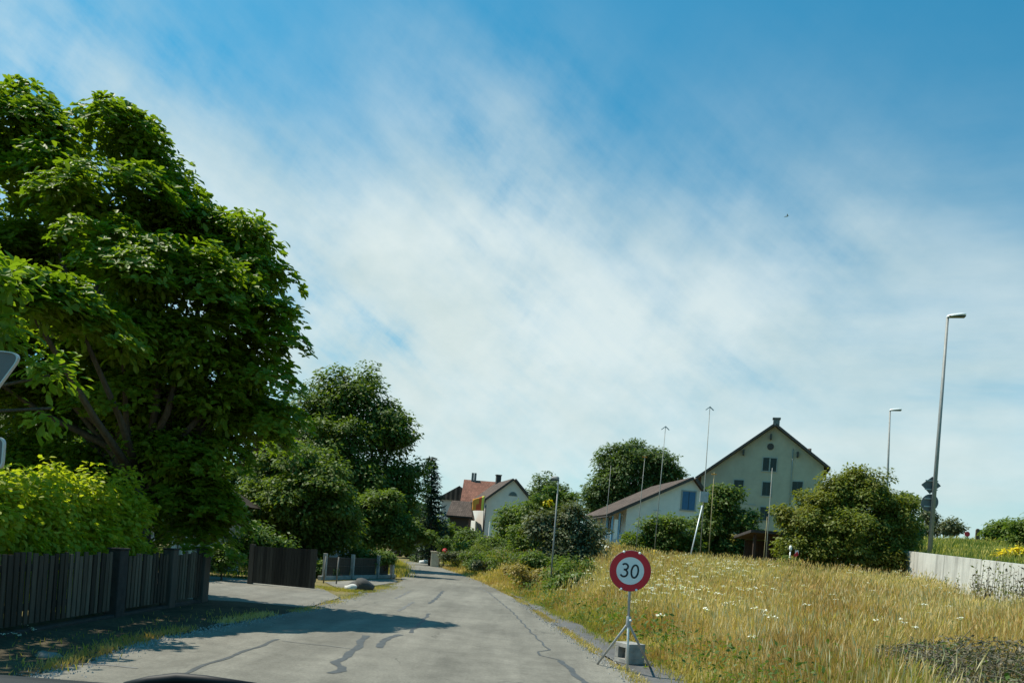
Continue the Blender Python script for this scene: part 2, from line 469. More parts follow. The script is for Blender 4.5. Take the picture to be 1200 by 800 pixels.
tag(raw_mesh('verge', vv, vf, M['verge'], None, True), kind='structure')
# small paved apron in front of the garden fence
sheet('path', [G(380, 681.5), G(398, 690), G(430, 687.5), G(466, 681.5), G(462, 677.5)], .006, M['drive'])

def strip_line(name, pts, w, z, mat, wj=.3):
    pts = [Vector((p.x, p.y, 0)) for p in pts]
    # resample with wobble
    fine = []
    for a, b in zip(pts, pts[1:]):
        n = max(2, int((b - a).length / .12))
        for k in range(n): fine.append(a.lerp(b, k / n))
    fine.append(pts[-1]); V, Fc = [], []
    for k, p in enumerate(fine):
        d = (fine[min(k + 1, len(fine) - 1)] - fine[max(k - 1, 0)])
        nrm = Vector((-d.y, d.x, 0)).normalized()
        ww = w / 2 * (1 + wj * math.sin(k * 1.9) * math.sin(k * .7 + 1))
        wob = nrm * .02 * math.sin(k * 1.1 + p.y * 3)
        # follow the crown of the road
        a, b = float(xl(p.y)), float(xr(p.y)); mid = (a + b) / 2
        zz = .012 + .018 * (1 - min(1, abs(p.x - mid) / ((b - a) / 2))) + z
        V += [(p.x + wob.x + nrm.x * ww, p.y + wob.y + nrm.y * ww, zz), (p.x + wob.x - nrm.x * ww, p.y + wob.y - nrm.y * ww, zz)]
        if k: Fc.append((2 * k - 2, 2 * k - 1, 2 * k + 1, 2 * k))
    return tag(raw_mesh(name, V, Fc, mat), kind='structure')

for pts, w, mt in (
    ([(428, 746), (421, 757), (416, 763), (406, 771), (392, 778), (402, 784), (399, 788), (384, 791)], .11, 'tar'),
    ([(468, 745), (447, 753), (446, 761)], .11, 'tar'),
    ([(503, 720), (491, 733), (480, 743)], .07, 'tar'),
    ([(484, 706), (467, 717)], .08, 'tar_old'), ([(519, 693), (511, 702), (503, 708)], .09, 'tar'),
    ([(481, 693), (463, 702)], .07, 'tar_old'),
    ([(326, 750), (300, 760), (277, 768), (240, 781), (212, 792)], .06, 'tar'),
    ([(92, 779), (130, 781), (162, 784)], .05, 'tar_old'),
    ([(572, 694), (600, 717), (622, 741), (643, 762), (631, 764.5), (634, 769), (657, 775)], .035, 'tar'),
    ([(657, 775), (672, 789), (686, 803), (700, 816)], .09, 'tar'),
    ([(330, 752), (370, 757), (415, 762)], .03, 'tar_old'),
    ([(690, 805), (740, 812)], .05, 'tar_old'),
    ([(560, 688), (575, 696)], .05, 'tar_old')):
    strip_line('road_surface_repair', [G(*p) for p in pts], w, .004, M[mt])

# ------------------------------------------------------------------ foliage machinery
def unit(v): return v / (np.linalg.norm(v, axis=-1, keepdims=True) + 1e-9)

def leaves(name, pos, nrm, tdir, size, mat, parent=None, aspect=.5, detailed=False, fold=.12):
    N = len(pos)
    nrm = unit(nrm)
    t = tdir - nrm * np.sum(tdir * nrm, -1, keepdims=True); t = unit(t)
    b = np.cross(nrm, t)
    Ls = size[:, None]; W = Ls * aspect * .5
    droop = -.10 * Ls
    if detailed:
        v0 = pos; up = nrm * (W * fold * 2)
        r1 = pos + t * Ls * .35 + b * W * .75 + up; r2 = pos + t * Ls * .72 + b * W + up
        tip = pos + t * Ls + nrm * droop
        l2 = pos + t * Ls * .72 - b * W + up; l1 = pos + t * Ls * .35 - b * W * .75 + up
        V = np.stack([v0, r1, r2, tip, l2, l1], 1).reshape(-1, 3)
        i = np.arange(N)[:, None] * 6
        q = np.concatenate([i + np.array([[0, 1, 2, 3]]), i + np.array([[0, 3, 4, 5]])], 1).reshape(-1)
        return fast_mesh(name, V, q, np.full(2 * N, 4), mat, parent)
    up = nrm * (W * fold)
    V = np.stack([pos, pos + t * Ls * .5 + b * W + up, pos + t * Ls + nrm * droop, pos + t * Ls * .5 - b * W + up], 1).reshape(-1, 3)
    i = np.arange(N)[:, None] * 4
    return fast_mesh(name, V, (i + np.arange(4)[None]).reshape(-1), np.full(N, 4), mat, parent)

def crown_points(lobes, n_clump, per, rc, flat=.6, inner=.5, outer=1.0):
    """lobes: list of (centre, radii). returns leaf positions, normals, directions and the clump centres"""
    vol = np.array([np.prod(r) ** (2 / 3) for _, r in lobes]); share = vol / vol.sum()
    Pp, Nn, Tt, CC = [], [], [], []
    for (c, r), s in zip(lobes, share):
        n = max(3, int(n_clump * s))
        d = unit(rng.normal(size=(n, 3))); 
        k = inner + (1 - inner) * rng.random(n) ** .55
        k *= outer * (1 + .17 * outer ** 3 * rng.normal(size=n))
        cc = np.array(c) + d * np.array(r) * k[:, None]
        CC.append(np.concatenate([cc, d], 1))
        rcl = rc * (.65 + .7 * rng.random(n))
        m = (per * (.6 + .8 * rng.random(n)) * (rcl / rc) ** 2).astype(int) + 2
        idx = np.repeat(np.arange(n), m)
        e = unit(rng.normal(size=(len(idx), 3))) * (rng.random(len(idx)) ** .4)[:, None]
        e[:, 2] *= flat
        p = cc[idx] + e * rcl[idx][:, None]
        outw = unit(d[idx] * .5 + e + np.array([0, 0, .1]))
        nn = unit(np.array([0, 0, 1.0]) * .85 + outw * .5 + rng.normal(size=p.shape) * .45)
        tt = outw + rng.normal(size=p.shape) * .45 + np.array([0, 0, -.25])
        Pp.append(p); Nn.append(nn); Tt.append(tt)
    return np.concatenate(Pp), np.concatenate(Nn), np.concatenate(Tt), np.concatenate(CC)

def branches(mb, base, r0, lobes, CC, n_twig, trunk_top):
    base, trunk_top = Vector(base), Vector(trunk_top)
    pts = [base + Vector((0, 0, -.2)), base.lerp(trunk_top, .3) + Vector((.06 * r0 * 4, 0, 0)), base.lerp(trunk_top, .65) - Vector((.05, .04, 0)) * r0 * 4, trunk_top]
    mb.tube(pts, [r0 * 1.35, r0, r0 * .85, r0 * .7], 9)
    ends = []
    for c, r in lobes:
        c = Vector(c)
        st = base.lerp(trunk_top, .75 + .25 * random.random())
        mid = st.lerp(c, .5) + Vector((random.uniform(-.3, .3), random.uniform(-.3, .3), -.1 * (c - st).length * .5))
        mb.tube([st, mid, c], [r0 * .5, r0 * .32, r0 * .16], 6); ends.append(c)
    if n_twig and len(CC):
        for k in rng.choice(len(CC), min(n_twig, len(CC)), replace=False):
            p = Vector(CC[k][:3]); e = min(ends, key=lambda q: (q - p).length)
            mid = e.lerp(p, .5) + Vector((0, 0, -.12)) * (p - e).length
            mb.tube([e, mid, p], [r0 * .13, r0 * .08, r0 * .03], 4, False)

def sublobes(lb, n=6, k=.5, spread=.62):
    out = []
    for c, r in lb:
        out.append((c, r * .62))
        for _ in range(n):
            d = unit(rng.normal(size=3)); d[2] = d[2] * .8 + .1
            f = k * (.7 + .6 * rng.random())
            out.append((c + d * r * spread * (.8 + .45 * rng.random()), r * f))
    return out

def pads(name, lb, parent, mat, n_pad, pad_r, n_ros, per_ros, size):
    """tiers of leaf rosettes: flattened domes of whorled leaves with gaps between them"""
    vol = np.array([np.prod(r) ** (2 / 3) for _, r in lb]); share = vol / vol.sum()
    P_, N_, T_, S_ = [], [], [], []
    cents = []
    for (c, r), sh in zip(lb, share):
        n = max(4, int(n_pad * sh))
        d = unit(rng.normal(size=(n, 3)) + np.array([0, 0, .18]))
        k = .82 + .42 * rng.random(n)
        for q, dd in zip(c + d * r * k[:, None], d):
            R_ = pad_r * (.55 + .8 * rng.random())
            tilt = np.array([dd[0], dd[1], 0]) * .35
            m_ = int(n_ros * (R_ / pad_r) ** 2) + 3
            a = rng.random(m_) * 6.283; rr = R_ * np.sqrt(rng.random(m_))
            off = np.stack([rr * np.cos(a), rr * np.sin(a), -.75 * rr ** 2 / R_ + rng.normal(size=m_) * .07], -1)
            off[:, 2] -= (off[:, :2] * tilt[:2]).sum(1)
            ctr = q + off
            ax = unit(np.array([0, 0, 1.]) + off * np.array([1, 1, 0]) / R_ * .55 + tilt + rng.normal(size=(m_, 3)) * .22)
            cents.append(np.concatenate([q, dd]))
            for j in range(per_ros):
                ph = 6.283 * j / per_ros + rng.random(m_)
                u = unit(np.cross(ax, np.array([.31, .95, .1]))); v = np.cross(ax, u)
                rad = u * np.cos(ph)[:, None] + v * np.sin(ph)[:, None]
                lift = .15 + .5 * rng.random(m_)[:, None]
                t_ = unit(rad + ax * (lift - .25)); P_.append(ctr); T_.append(t_); N_.append(unit(ax - t_ * .25 + rng.normal(size=(m_, 3)) * .15)); S_.append(size * (.65 + .6 * rng.random(m_)))
    p, n_, t_, s_ = map(np.concatenate, (P_, N_, T_, S_))
    return p, n_, t_, s_, np.array(cents)

def tree(name, label, cat, base, lobes, leaf, n_clump, per, rc, size, r0=.2, trunk_h=.35, twigs=60, detailed=False,
         aspect=.5, group=None, flat=.6, inner=.5, crown_name='crown', sub=6, pad=None):
    """lobes: world (centre, radii)"""
    global rng
    seed_ = zlib.crc32(label.encode()) + int(abs(base[0]) * 100); rng = np.random.default_rng(seed_); random.seed(seed_)
    base = Vector(base)
    o = thing(name, label, cat, base, 0, group)
    lb = [(np.array(c) - np.array(base), np.array(r)) for c, r in lobes]
    sl = sublobes(lb, sub) if sub else lb
    p, n, t_, CC = crown_points(sl, n_clump, per, rc, flat, inner, .72 if pad else 1.0)
    sz_ = size * (.6 + .8 * rng.random(len(p)))
    if pad:
        p2, n2, t2, s2, C2 = pads(crown_name, lb, o, L[leaf], *pad)
        p, n, t_, sz_ = np.concatenate([p, p2]), np.concatenate([n, n2]), np.concatenate([t_, t2]), np.concatenate([sz_, s2]); CC = np.concatenate([CC, C2])
    keep = p[:, 2] > .02
    p, n, t_, sz_ = p[keep], n[keep], t_[keep], sz_[keep]
    leaves(crown_name, p, n, t_, sz_, L[leaf], o, aspect, detailed)
    top = max(c[2] for c, r in lb)
    cx = np.mean([c for c, r in lb], 0)
    tt = Vector((cx[0] * .4, cx[1] * .4, max(.25, top * trunk_h)))
    mb = MB(); branches(mb, (0, 0, 0), r0, lb, CC, twigs, tt)
    mb.build('trunk' if r0 > .07 else 'stem', M['bark'], o, True)
    return o

def pix_lobes(lst, d):
    """(px, py, radius_px[, depth offset, vertical squash]) or (centre, radii) in metres"""
    out = []
    for it in lst:
        if hasattr(it[0], '__len__'): out.append((np.array(it[0], float), np.array(it[1], float))); continue
        px, py, rp = it[:3]; dd = d + (it[3] if len(it) > 3 else 0); sq = it[4] if len(it) > 4 else .85
        r = rp / F * dd
        out.append((np.array(P(px, py, dd)), np.array([r, r, r * sq])))
    return out

def ground_at(x, y):
    z = float(TZ(x, y))
    if x > float(wallx(y)) + .3: z = max(z, float(HZ(x, y)))
    return z

def base_of(px, d, py=640):
    g = P(px, py, d); return Vector((g.x, g.y, ground_at(g.x, g.y)))

def pix_tree(name, label, cat, px, d, lst, leaf, n_clump, per, rc, size, **kw):
    return tree(name, label, cat, base_of(px, d), pix_lobes(lst, d), leaf, n_clump, per, rc, size, **kw)

# ------------------------------------------------------------------ trees on the left
pix_tree('broadleaf_tree', 'tallest tree, huge glossy dark crown over the driveway behind the picket fence', 'tree', 170, 16.2, [
    (30, 165, 68, 0, .85), (70, 190, 50, -.8, .8), (150, 165, 42, 0, .8), (185, 200, 40, .2, .8), (110, 240, 72, -1.0, .75), (205, 250, 50, .2, .75),
    (245, 275, 48, .4, .75), (290, 275, 34, .2, .8), (60, 290, 72, .9, .75), (170, 320, 82, -1.4, .7), (265, 335, 58, -.5, .75), (322, 370, 34, 0, .8), (300, 320, 34, .3, .8),
    (25, 360, 80, 1.0, .75), (110, 400, 92, .6, .7), (215, 405, 70, -1.0, .7), (290, 425, 46, -.2, .75), (312, 480, 34, .3, .6), (255, 480, 60, 0, .6),
    (170, 480, 85, .3, .6), (60, 470, 80, 1.4, .6), (110, 545, 75, 1.0, .6), (200, 535, 62, 0, .6), (30, 540, 80, 1.6, .6), (245, 530, 36, .2, .6), (165, 590, 55, .4, .5), (225, 580, 40, .4, .5), (90, 600, 60, 1, .6), (250, 575, 22, .4, .6), (235, 612, 22, .6, .6),
    ((-13.6, 17.6, 7.6), (2.4, 2.4, 2.6)), ((-12.6, 16.2, 5.2), (1.6, 1.5, 1.6)),  # unseen side lobes added to shade the lower crown
    ((-7.9, 11.9, 5.0), (.55, .75, .5)), ((-7.75, 13.1, 5.05), (.55, .75, .5)), ((-7.55, 14.3, 5.1), (.55, .75, .5)), ((-7.3, 15.5, 5.2), (.6, .75, .5))],  # branch over the fence, shaped to shade the verge
    'magnolia', 2000, 34, .38, .16, r0=.2, trunk_h=.3, twigs=200, detailed=True, aspect=.5, flat=.6, inner=.1, sub=0, pad=(270, .56, 62, 7, .15))

pix_tree('garden_tree', 'tall deep green tree with rounded crown, behind the smaller leafy tree and the dark conifer', 'tree', 420, 46, [
    (405, 462, 40), (372, 490, 42), (440, 490, 38), (462, 515, 34), (400, 520, 50, -1), (350, 520, 40), (470, 555, 36),
    (430, 570, 50, -1), (480, 590, 26), (385, 575, 50), (455, 610, 36), (345, 560, 45)],
    'deep', 1500, 44, .62, .25, r0=.3, trunk_h=.3, twigs=120, inner=.6)
pix_tree('leafy_tree', 'mid green leafy tree behind the open wooden gate', 'tree', 340, 33, [
    (345, 540, 34), (375, 560, 36), (320, 575, 36), (355, 590, 46, -1), (300, 600, 34), (390, 600, 36), (330, 620, 36), (365, 625, 34), (400, 622, 30), (290, 625, 26), (345, 640, 24), (312, 545, 20)],
    'mid', 1100, 40, .45, .19, r0=.15, trunk_h=.2, twigs=100, inner=.6)
pix_tree('small_tree', 'small bright green tree above the fence with concrete posts', 'tree', 448, 38, [
    (450, 590, 20), (438, 608, 24), (470, 612, 20), (485, 622, 13), (452, 625, 24), (430, 632, 20), (470, 632, 18), (500, 630, 9), (425, 592, 12), (462, 582, 9)],
    'mid', 620, 30, .36, .18, inner=.4, r0=.08, trunk_h=.2, twigs=30)
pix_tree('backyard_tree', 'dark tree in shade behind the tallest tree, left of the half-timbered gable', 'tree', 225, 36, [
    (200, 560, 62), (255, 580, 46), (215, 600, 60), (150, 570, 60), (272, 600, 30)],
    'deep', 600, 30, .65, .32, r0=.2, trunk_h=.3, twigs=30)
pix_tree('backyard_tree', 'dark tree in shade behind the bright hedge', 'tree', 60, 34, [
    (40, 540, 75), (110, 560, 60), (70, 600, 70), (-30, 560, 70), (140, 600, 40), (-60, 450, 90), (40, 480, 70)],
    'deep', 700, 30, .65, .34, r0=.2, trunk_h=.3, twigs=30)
pix_tree('round_bush', 'olive green rounded bush behind the open wooden gate', 'bush', 303, 27, [
    (303, 632, 24), (285, 640, 20), (322, 640, 20), (305, 648, 26)],
    'light', 260, 34, .32, .14, r0=.04, trunk_h=.2, twigs=30, crown_name='foliage')
pix_tree('garden_shrub', 'small yellow green shrub between the dark end post and the round bush', 'shrub', 262, 24, [
    (262, 645, 12), (270, 655, 12), (255, 660, 10)], 'light', 60, 24, .22, .13, r0=.03, twigs=10, crown_name='foliage')

def conifer(name, label, px, d, top_py, half_px, leaf='conifer'):
    b = base_of(px, d); o = thing(name, label, 'conifer', b)
    top = P(px, top_py, d); h = top.z - b.z; rad = half_px / F * d
    lean = (top.x - P(px, 640, d).x)
    p, n, t_ = [], [], []; mb = MB()
    mb.tube([(0, 0, -.2), (lean * .5, 0, h * .5), (lean, 0, h * .99)], [.2, .1, .02], 7)
    z = .8
    while z < h:
        k = 1 - z / h; ln = rad * (k ** .8) * random.uniform(.75, 1.15) + .12
        nb = 7 if k > .2 else 5
        a0 = random.random() * 6
        for j in range(nb):
            a = a0 + j * 2 * math.pi / nb + random.uniform(-.3, .3); l_ = ln * random.uniform(.7, 1.15)
            dr = np.array([math.cos(a), math.sin(a), -.18]); st = np.array([lean * z / h, 0, z])
            m_ = int(30 * l_) + 14
            tt = rng.random(m_); q = st + dr * (l_ * tt)[:, None]; q[:, 2] += .25 * l_ * tt ** 2
            q += rng.normal(size=q.shape) * np.array([.10, .10, .06])
            p.append(q); n.append(np.array([0, 0, 1.]) + rng.normal(size=q.shape) * .5)
            t_.append(dr + rng.normal(size=q.shape) * .7)
        z += .34 + .12 * k
    p, n, t_ = map(np.concatenate, (p, n, t_))
    leaves('crown', p, n, t_, .34 * (.6 + .8 * rng.random(len(p))), L[leaf], o, .3)
    mb.build('trunk', M['bark'], o, True)
conifer('conifer', 'dark pointed conifer left of the red roofed house', 506, 60, 536, 24)

# hedge and background hedges
hl = []
for k, yy in enumerate(np.linspace(7.4, 14.1, 12)):
    xx = -7.5 + .03 * (yy - 9)
    hl.append((np.array([xx, yy, 1.15]), np.array([.46, .55, .85 + .2 * sm((yy - 10) / 5)])))
    hl.append((np.array([xx + random.uniform(-.1, .3), yy + random.uniform(-.2, .2), 1.72 + .2 * float(sm((yy - 10) / 5)) + random.uniform(-.1, .15)]), np.array([.42, .4, .4])))
hl.append((np.array([-7.3, 14.4, 2.2]), np.array([.2, .2, .42])))
tree('hedge', 'bright yellow green sunlit hedge above the picket fence', 'hedge', (-7.6, 11.5, 0), hl, 'hedge', 1500, 30, .2, .1, r0=.035, trunk_h=.3, twigs=160, detailed=True, aspect=.55, flat=.9, inner=.7, crown_name='foliage', sub=0)
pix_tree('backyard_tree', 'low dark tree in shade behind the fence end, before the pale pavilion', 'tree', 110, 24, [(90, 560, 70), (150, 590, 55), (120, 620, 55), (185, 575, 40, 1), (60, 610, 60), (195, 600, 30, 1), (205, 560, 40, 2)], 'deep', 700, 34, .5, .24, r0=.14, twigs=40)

tree('broadleaf_tree', 'nearer broad leaved branches hanging in at the left edge behind the triangular sign', 'tree', (-13.0, 10.4, 0), [
    (np.array([-12.8, 10.2, 5.6]), np.array([2.0, 1.9, 1.5])),
    (np.array(P(2, 335, 10.6)), np.array([.28, .35, .35])), (np.array(P(0, 385, 10.7)), np.array([.25, .3, .3])), (np.array(P(58, 440, 10.6)), np.array([.2, .26, .26])), (np.array(P(60, 478, 10.6)), np.array([.16, .22, .24])),
    (np.array([-7.9, 8.4, 5.0]), np.array([.5, .75, .45])), (np.array([-7.9, 9.6, 5.05]), np.array([.5, .75, .45])), (np.array([-8.0, 10.7, 5.0]), np.array([.5, .7, .45]))],  # unseen leaf lobes added above the verge to shade it
    'magnolia_sunny', 330, 24, .3, .16, r0=.11, trunk_h=.5, twigs=40, detailed=True, flat=.7, inner=.3, sub=0)


pix_tree('backyard_tree', 'shade tree behind the bright hedge, left of the pale pavilion', 'tree', 60, 29.5, [(60, 480, 70), (110, 520, 55), (20, 540, 80), (80, 580, 60), (130, 570, 40), (150, 530, 36)], 'deep', 600, 34, .55, .24, r0=.16, twigs=30)  # tree added to throw shade on the pavilion

# far end of the road
pix_tree('dark_hedge_tree', 'dark trees edge seen beyond the bend of the road', 'tree', 486, 84, [
    (455, 600, 30), (480, 605, 24), (500, 615, 18), (470, 625, 24), (495, 632, 14), (515, 622, 13), (440, 625, 25)],
    'deep', 420, 24, 1.0, .55, r0=.25, twigs=10)
pix_tree('round_crowned_tree', 'distant round crowned tree on the skyline beside the white gabled house', 'tree', 645, 125, [
    (645, 575, 24, 0, .8), (628, 582, 16), (662, 584, 16), (645, 592, 26), (672, 595, 10), (618, 590, 9)],
    'bluegreen', 560, 26, .9, .45, r0=.4, twigs=20)
pix_tree('tall_leafy_tree', 'large dark leafy tree behind the white house with blue shutters', 'tree', 742, 84, [
    (742, 532, 25), (722, 548, 30), (768, 545, 24), (708, 572, 24), (745, 565, 38), (780, 562, 20), (790, 556, 12), (715, 598, 28), (750, 600, 38), (785, 590, 24), (697, 592, 13)],
    'bluegreen', 1300, 34, .75, .34, r0=.35, twigs=140, inner=.6)

# ------------------------------------------------------------------ shrubs on the right
def shrub(label, px, d, lst, leaf, n=260, per=26, rc=.35, size=.16, name='shrub', cat='shrub', **kw):
    kw.setdefault('r0', .05); kw.setdefault('twigs', 40); kw.setdefault('crown_name', 'foliage')
    return pix_tree(name, label, cat, px, d, lst, leaf, n, per, rc, size, **kw)

shrub('dark green bushy shrub in front of the white gabled house', 612, 62, [(612, 608, 24), (598, 622, 24), (632, 618, 22), (585, 640, 20), (615, 640, 26)], 'mid', 420, 26, .5, .26)
shrub('mid green shrub under the cream balcony awning', 566, 60, [(566, 640, 18), (552, 646, 16), (585, 645, 18), (570, 652, 20)], 'mid', 300, 26, .42, .22)
shrub('dark shrub against the pale wall below the flag', 545, 66, [(545, 628, 13), (538, 640, 12), (556, 634, 12)], 'deep', 180, 24, .45, .24)
shrub('broad grey green shrub, first beyond the slim lamp pole', 668, 37, [(668, 612, 26), (690, 625, 18), (655, 635, 30), (685, 645, 24), (650, 660, 26), (672, 600, 14), (640, 615, 22)], 'silver', 700, 30, .36, .17)
shrub('green shrub wedged between grey green shrub and dark bush', 625, 46, [(628, 600, 20), (612, 625, 16), (622, 640, 22), (640, 590, 14), (655, 592, 14)], 'mid', 360, 26, .42, .2)
shrub('leafy green bush left of the tripod profile pole', 778, 44, [(765, 622, 16), (790, 616, 18), (750, 640, 18), (780, 645, 24), (808, 635, 16), (740, 630, 8)], 'mid', 480, 28, .4, .2, name='bush', cat='bush')
shrub('tall dark bush in front of the cream farmhouse', 850, 46, [(848, 592, 20), (838, 615, 24), (868, 610, 20), (825, 640, 24), (855, 642, 28), (880, 632, 18), (845, 575, 12), (858, 580, 12), (882, 652, 14), (815, 650, 16)], 'deep', 760, 28, .42, .21, name='bush', cat='bush')
shrub('big olive green round bush beside the concrete wall', 990, 36, [
    (985, 575, 26), (1015, 572, 28), (955, 590, 26), (1040, 595, 26), (1055, 610, 20), (930, 615, 24), (975, 615, 40, -1), (1025, 620, 40), (950, 645, 32, -.5), (1000, 650, 36, -.5), (1045, 640, 26), (922, 600, 12), (1000, 556, 12), (1062, 590, 10), (1000, 600, 40), (960, 660, 26, -.5), (1030, 660, 30, -.5)],
    'olive', 2000, 34, .38, .16, name='bush', cat='bush', r0=.1, twigs=140, inner=.25)
shrub('narrow blue green bush behind the olive bush, nearest the concrete wall', 1060, 41, [(1060, 590, 15), (1055, 615, 18), (1068, 622, 12), (1050, 640, 18)], 'bluegreen', 260, 28, .35, .18, name='bush', cat='bush')
shrub('low silvery plant cluster by the far road edge', 540, 55, [(540, 652, 8), (530, 650, 7), (522, 652, 6)], 'silver', 90, 26, .25, .14)
shrub('yellow flowering low shrub by the right road edge', 582, 48, [(582, 658, 8), (574, 655, 6), (592, 660, 7)], 'yellow', 70, 26, .2, .12)
shrub('pale green low shrub in front of the yellow flowering one', 572, 44, [(572, 664, 7), (586, 668, 7), (560, 660, 7)], 'silver', 90, 24, .22, .12)
shrub('lowest dark shrub at the road edge beyond the stone planter', 532, 62, [(528, 652, 9), (540, 656, 8), (518, 650, 7)], 'deep', 100, 24, .3, .16)
shrub('blue grey low bush left of the stone planter', 492, 70, [(492, 655, 9), (500, 652, 7)], 'bluegreen', 90, 24, .35, .2)
shrub('ochre dry shrub beside the road, first of the wild plants', 626, 32, [(626, 680, 9), (617, 686, 7), (634, 688, 8)], 'yellow', 60, 22, .22, .13)
shrub('green weedy shrub at the foot of the slim lamp pole', 668, 27, [(664, 684, 12), (680, 680, 11), (650, 690, 9), (672, 692, 12)], 'light', 180, 26, .25, .13)
shrub('reddish brown dry dock clump in the tall grass near yellow post bases', 893, 33, [(893, 676, 9), (882, 678, 7), (904, 680, 8)], 'rust', 90, 26, .22, .1, name='dock_plant', cat='plant')
shrub('slender leafy plant with a pale tip beside the dark shed', 926, 34, [(926, 655, 7), (922, 665, 8), (930, 670, 8)], 'mid', 80, 24, .2, .1)
shrub('dusty green low shrub between the dark road-edge shrub and the yellow flowers', 556, 53, [(550, 655, 9), (560, 652, 9), (566, 660, 7)], 'mid', 120, 24, .28, .15)
shrub('straw brown dry bush at the bend, beside the first yellow ochre plant', 608, 38, [(604, 672, 9), (612, 668, 9), (598, 668, 7), (620, 672, 7)], 'ochre', 110, 24, .26, .13)
shrub('dark green bush under the grey green shrub, reaching down to the meadow', 640, 33, [(640, 668, 14), (630, 660, 14), (652, 664, 12)], 'mid', 220, 26, .3, .15, name='bush', cat='bush')

for k in range(16):
    yy = 29 + 30 * (k / 15) + random.uniform(-1, 1); xx = float(xr(yy)) + random.uniform(.9, 3.8)
    z0 = float(TZ(xx, yy)); h_ = random.uniform(.7, 1.55)
    lb_ = [(np.array([xx + random.gauss(0, .45), yy + random.gauss(0, .45), z0 + h_ * random.uniform(.35, .8)]), np.array([.5, .5, .42]) * h_ * random.uniform(.7, 1.2)) for _ in range(5)]
    tree('wild_shrub', 'low wild shrub in the untidy plant belt along the road below the grey green shrub', 'shrub', (xx, yy, z0), lb_,
         ['mid', 'ochre', 'light', 'olive', 'silver', 'deep', 'rust', 'mid'][k % 8], 90, 24, .26, .13, r0=.03, twigs=14, crown_name='foliage', group='wild shrubs along the road edge', sub=3)

# white flowering bush near the blue porch
wb = shrub('white flowering bush in front of the blue porch', 708, 42, [(706, 640, 9), (712, 650, 9), (702, 652, 8)], 'silver', 90, 20, .25, .12, name='flowering_bush', cat='bush')
def blossoms(parent, world_lobes, n, size, mat, name='blossoms'):
    p, nn, tt, _ = crown_points([(np.array(c) - np.array(parent.location), r) for c, r in world_lobes], n, 7, .12, .8, .85)
    leaves(name, p, nn, tt, size * (.7 + .6 * rng.random(len(p))), L[mat], parent, .9)
blossoms(wb, pix_lobes([(706, 640, 9), (712, 650, 9), (702, 652, 8)], 42), 60, .13, 'flower_white')
# branch top above the shrubs, its sunlight put in as yellow blossoms
yb = shrub('pale green spray with bright yellow flowers above the shrubs', 644, 38, [(646, 575, 5), (655, 582, 7), (632, 584, 6), (668, 583, 5), (642, 592, 8)], 'light', 60, 16, .25, .16, name='sunlit_branch', trunk_h=.9)
blossoms(yb, pix_lobes([(642, 588, 4)], 37.6), 7, .13, 'flower_yellow')

# garden plants on the left, behind the concrete post fence
shrub('low dark green plants behind the concrete post fence', 425, 33.5, [(405, 655, 9), (422, 650, 10), (438, 655, 9), (415, 665, 8)], 'mid', 150, 26, .25, .13)
shrub('yellow green plant at the end of the concrete post fence', 450, 34, [(448, 652, 8), (455, 656, 7), (443, 658, 6)], 'light', 80, 26, .22, .12)
shrub('yellow green plant between wooden gate and concrete post fence', 380, 30, [(380, 662, 9), (374, 668, 8), (388, 670, 7)], 'light', 90, 24, .22, .12)

# roses with blooms
def bloom_bush(label, px, d, lst, blooms, mat, leaf='mid', name='rose_bush'):
    o = shrub(label, px, d, lst, leaf, 90, 22, .3, .16, name=name, cat='plant')
    for bx, by, r in blooms:
        c = P(bx, by, d - 1.1) - o.location; rr = r / F * d
        mb = MB()
        for k in range(9):
            e = Vector(unit(rng.normal(size=3))) * rr * .5
            Mx = Matrix.Translation(c + e)
            mb.lathe([(0, -rr * .5), (rr * .4, -rr * .3), (rr * .55, 0), (rr * .4, rr * .3), (0, rr * .5)], 8, Mx)
        mb.build('bloom', M[mat], o, True)
bloom_bush('shrub with dusky pink blooms at the bend of the road', 505, 66, [(505, 636, 9), (497, 640, 7), (513, 640, 8)], [(502, 627, 3.2), (499, 633, 3.6), (511, 631, 3), (515, 633, 2.6), (503, 622, 2.6)], 'pink')
bloom_bush('clipped round bush with one large red bloom above the stone planter', 521, 58, [(520, 637, 8, 0, 1), (520, 646, 5, 0, 1), (521, 652, 6)], [(521.5, 645, 3.2)], 'red', 'light')

# hilltop vegetation
shrub('small feathery tree on the hilltop behind the lamp post signs', 1088, 112, [(1088, 606, 9, 0, 1.2), (1086, 620, 9, 0, 1.0), (1094, 616, 6)], 'silver', 120, 14, .8, .45, name='hilltop_tree', cat='tree', twigs=20, r0=.12)
shrub('small feathery tree on the hilltop left of the little round sign', 1114, 110, [(1112, 614, 9, 0, 1.2), (1118, 620, 8), (1106, 622, 6), (1122, 618, 5)], 'silver', 120, 14, .8, .45, name='hilltop_tree', cat='tree', twigs=20, r0=.12)
shrub('dark green bush on the hilltop above the wall, farther one', 1172, 66, [(1172, 618, 13), (1160, 624, 8), (1185, 622, 10), (1166, 628, 8)], 'mid', 240, 24, .5, .26, name='hilltop_bush', cat='bush')
shrub('dark green bush on the hilltop at the picture edge', 1198, 52, [(1198, 622, 14), (1210, 615, 18), (1190, 632, 9), (1215, 635, 16)], 'mid', 240, 24, .45, .24, name='hilltop_bush', cat='bush')
fy = shrub('yellow flowering clump on top of the concrete wall', 1188, 33, [(1180, 651, 7, -1, .7), (1192, 650, 8, -1, .7), (1205, 651, 8, -1, .7), (1171, 653, 5, -1, .7)], 'light', 90, 18, .22, .1, name='flowering_plant', cat='plant')
blossoms(fy, pix_lobes([(1180, 648, 6, 0, .5), (1192, 646, 7, 0, .5), (1204, 648, 7, 0, .5), (1170, 651, 4, 0, .5)], 31.6), 170, .095, 'flower_yellow')

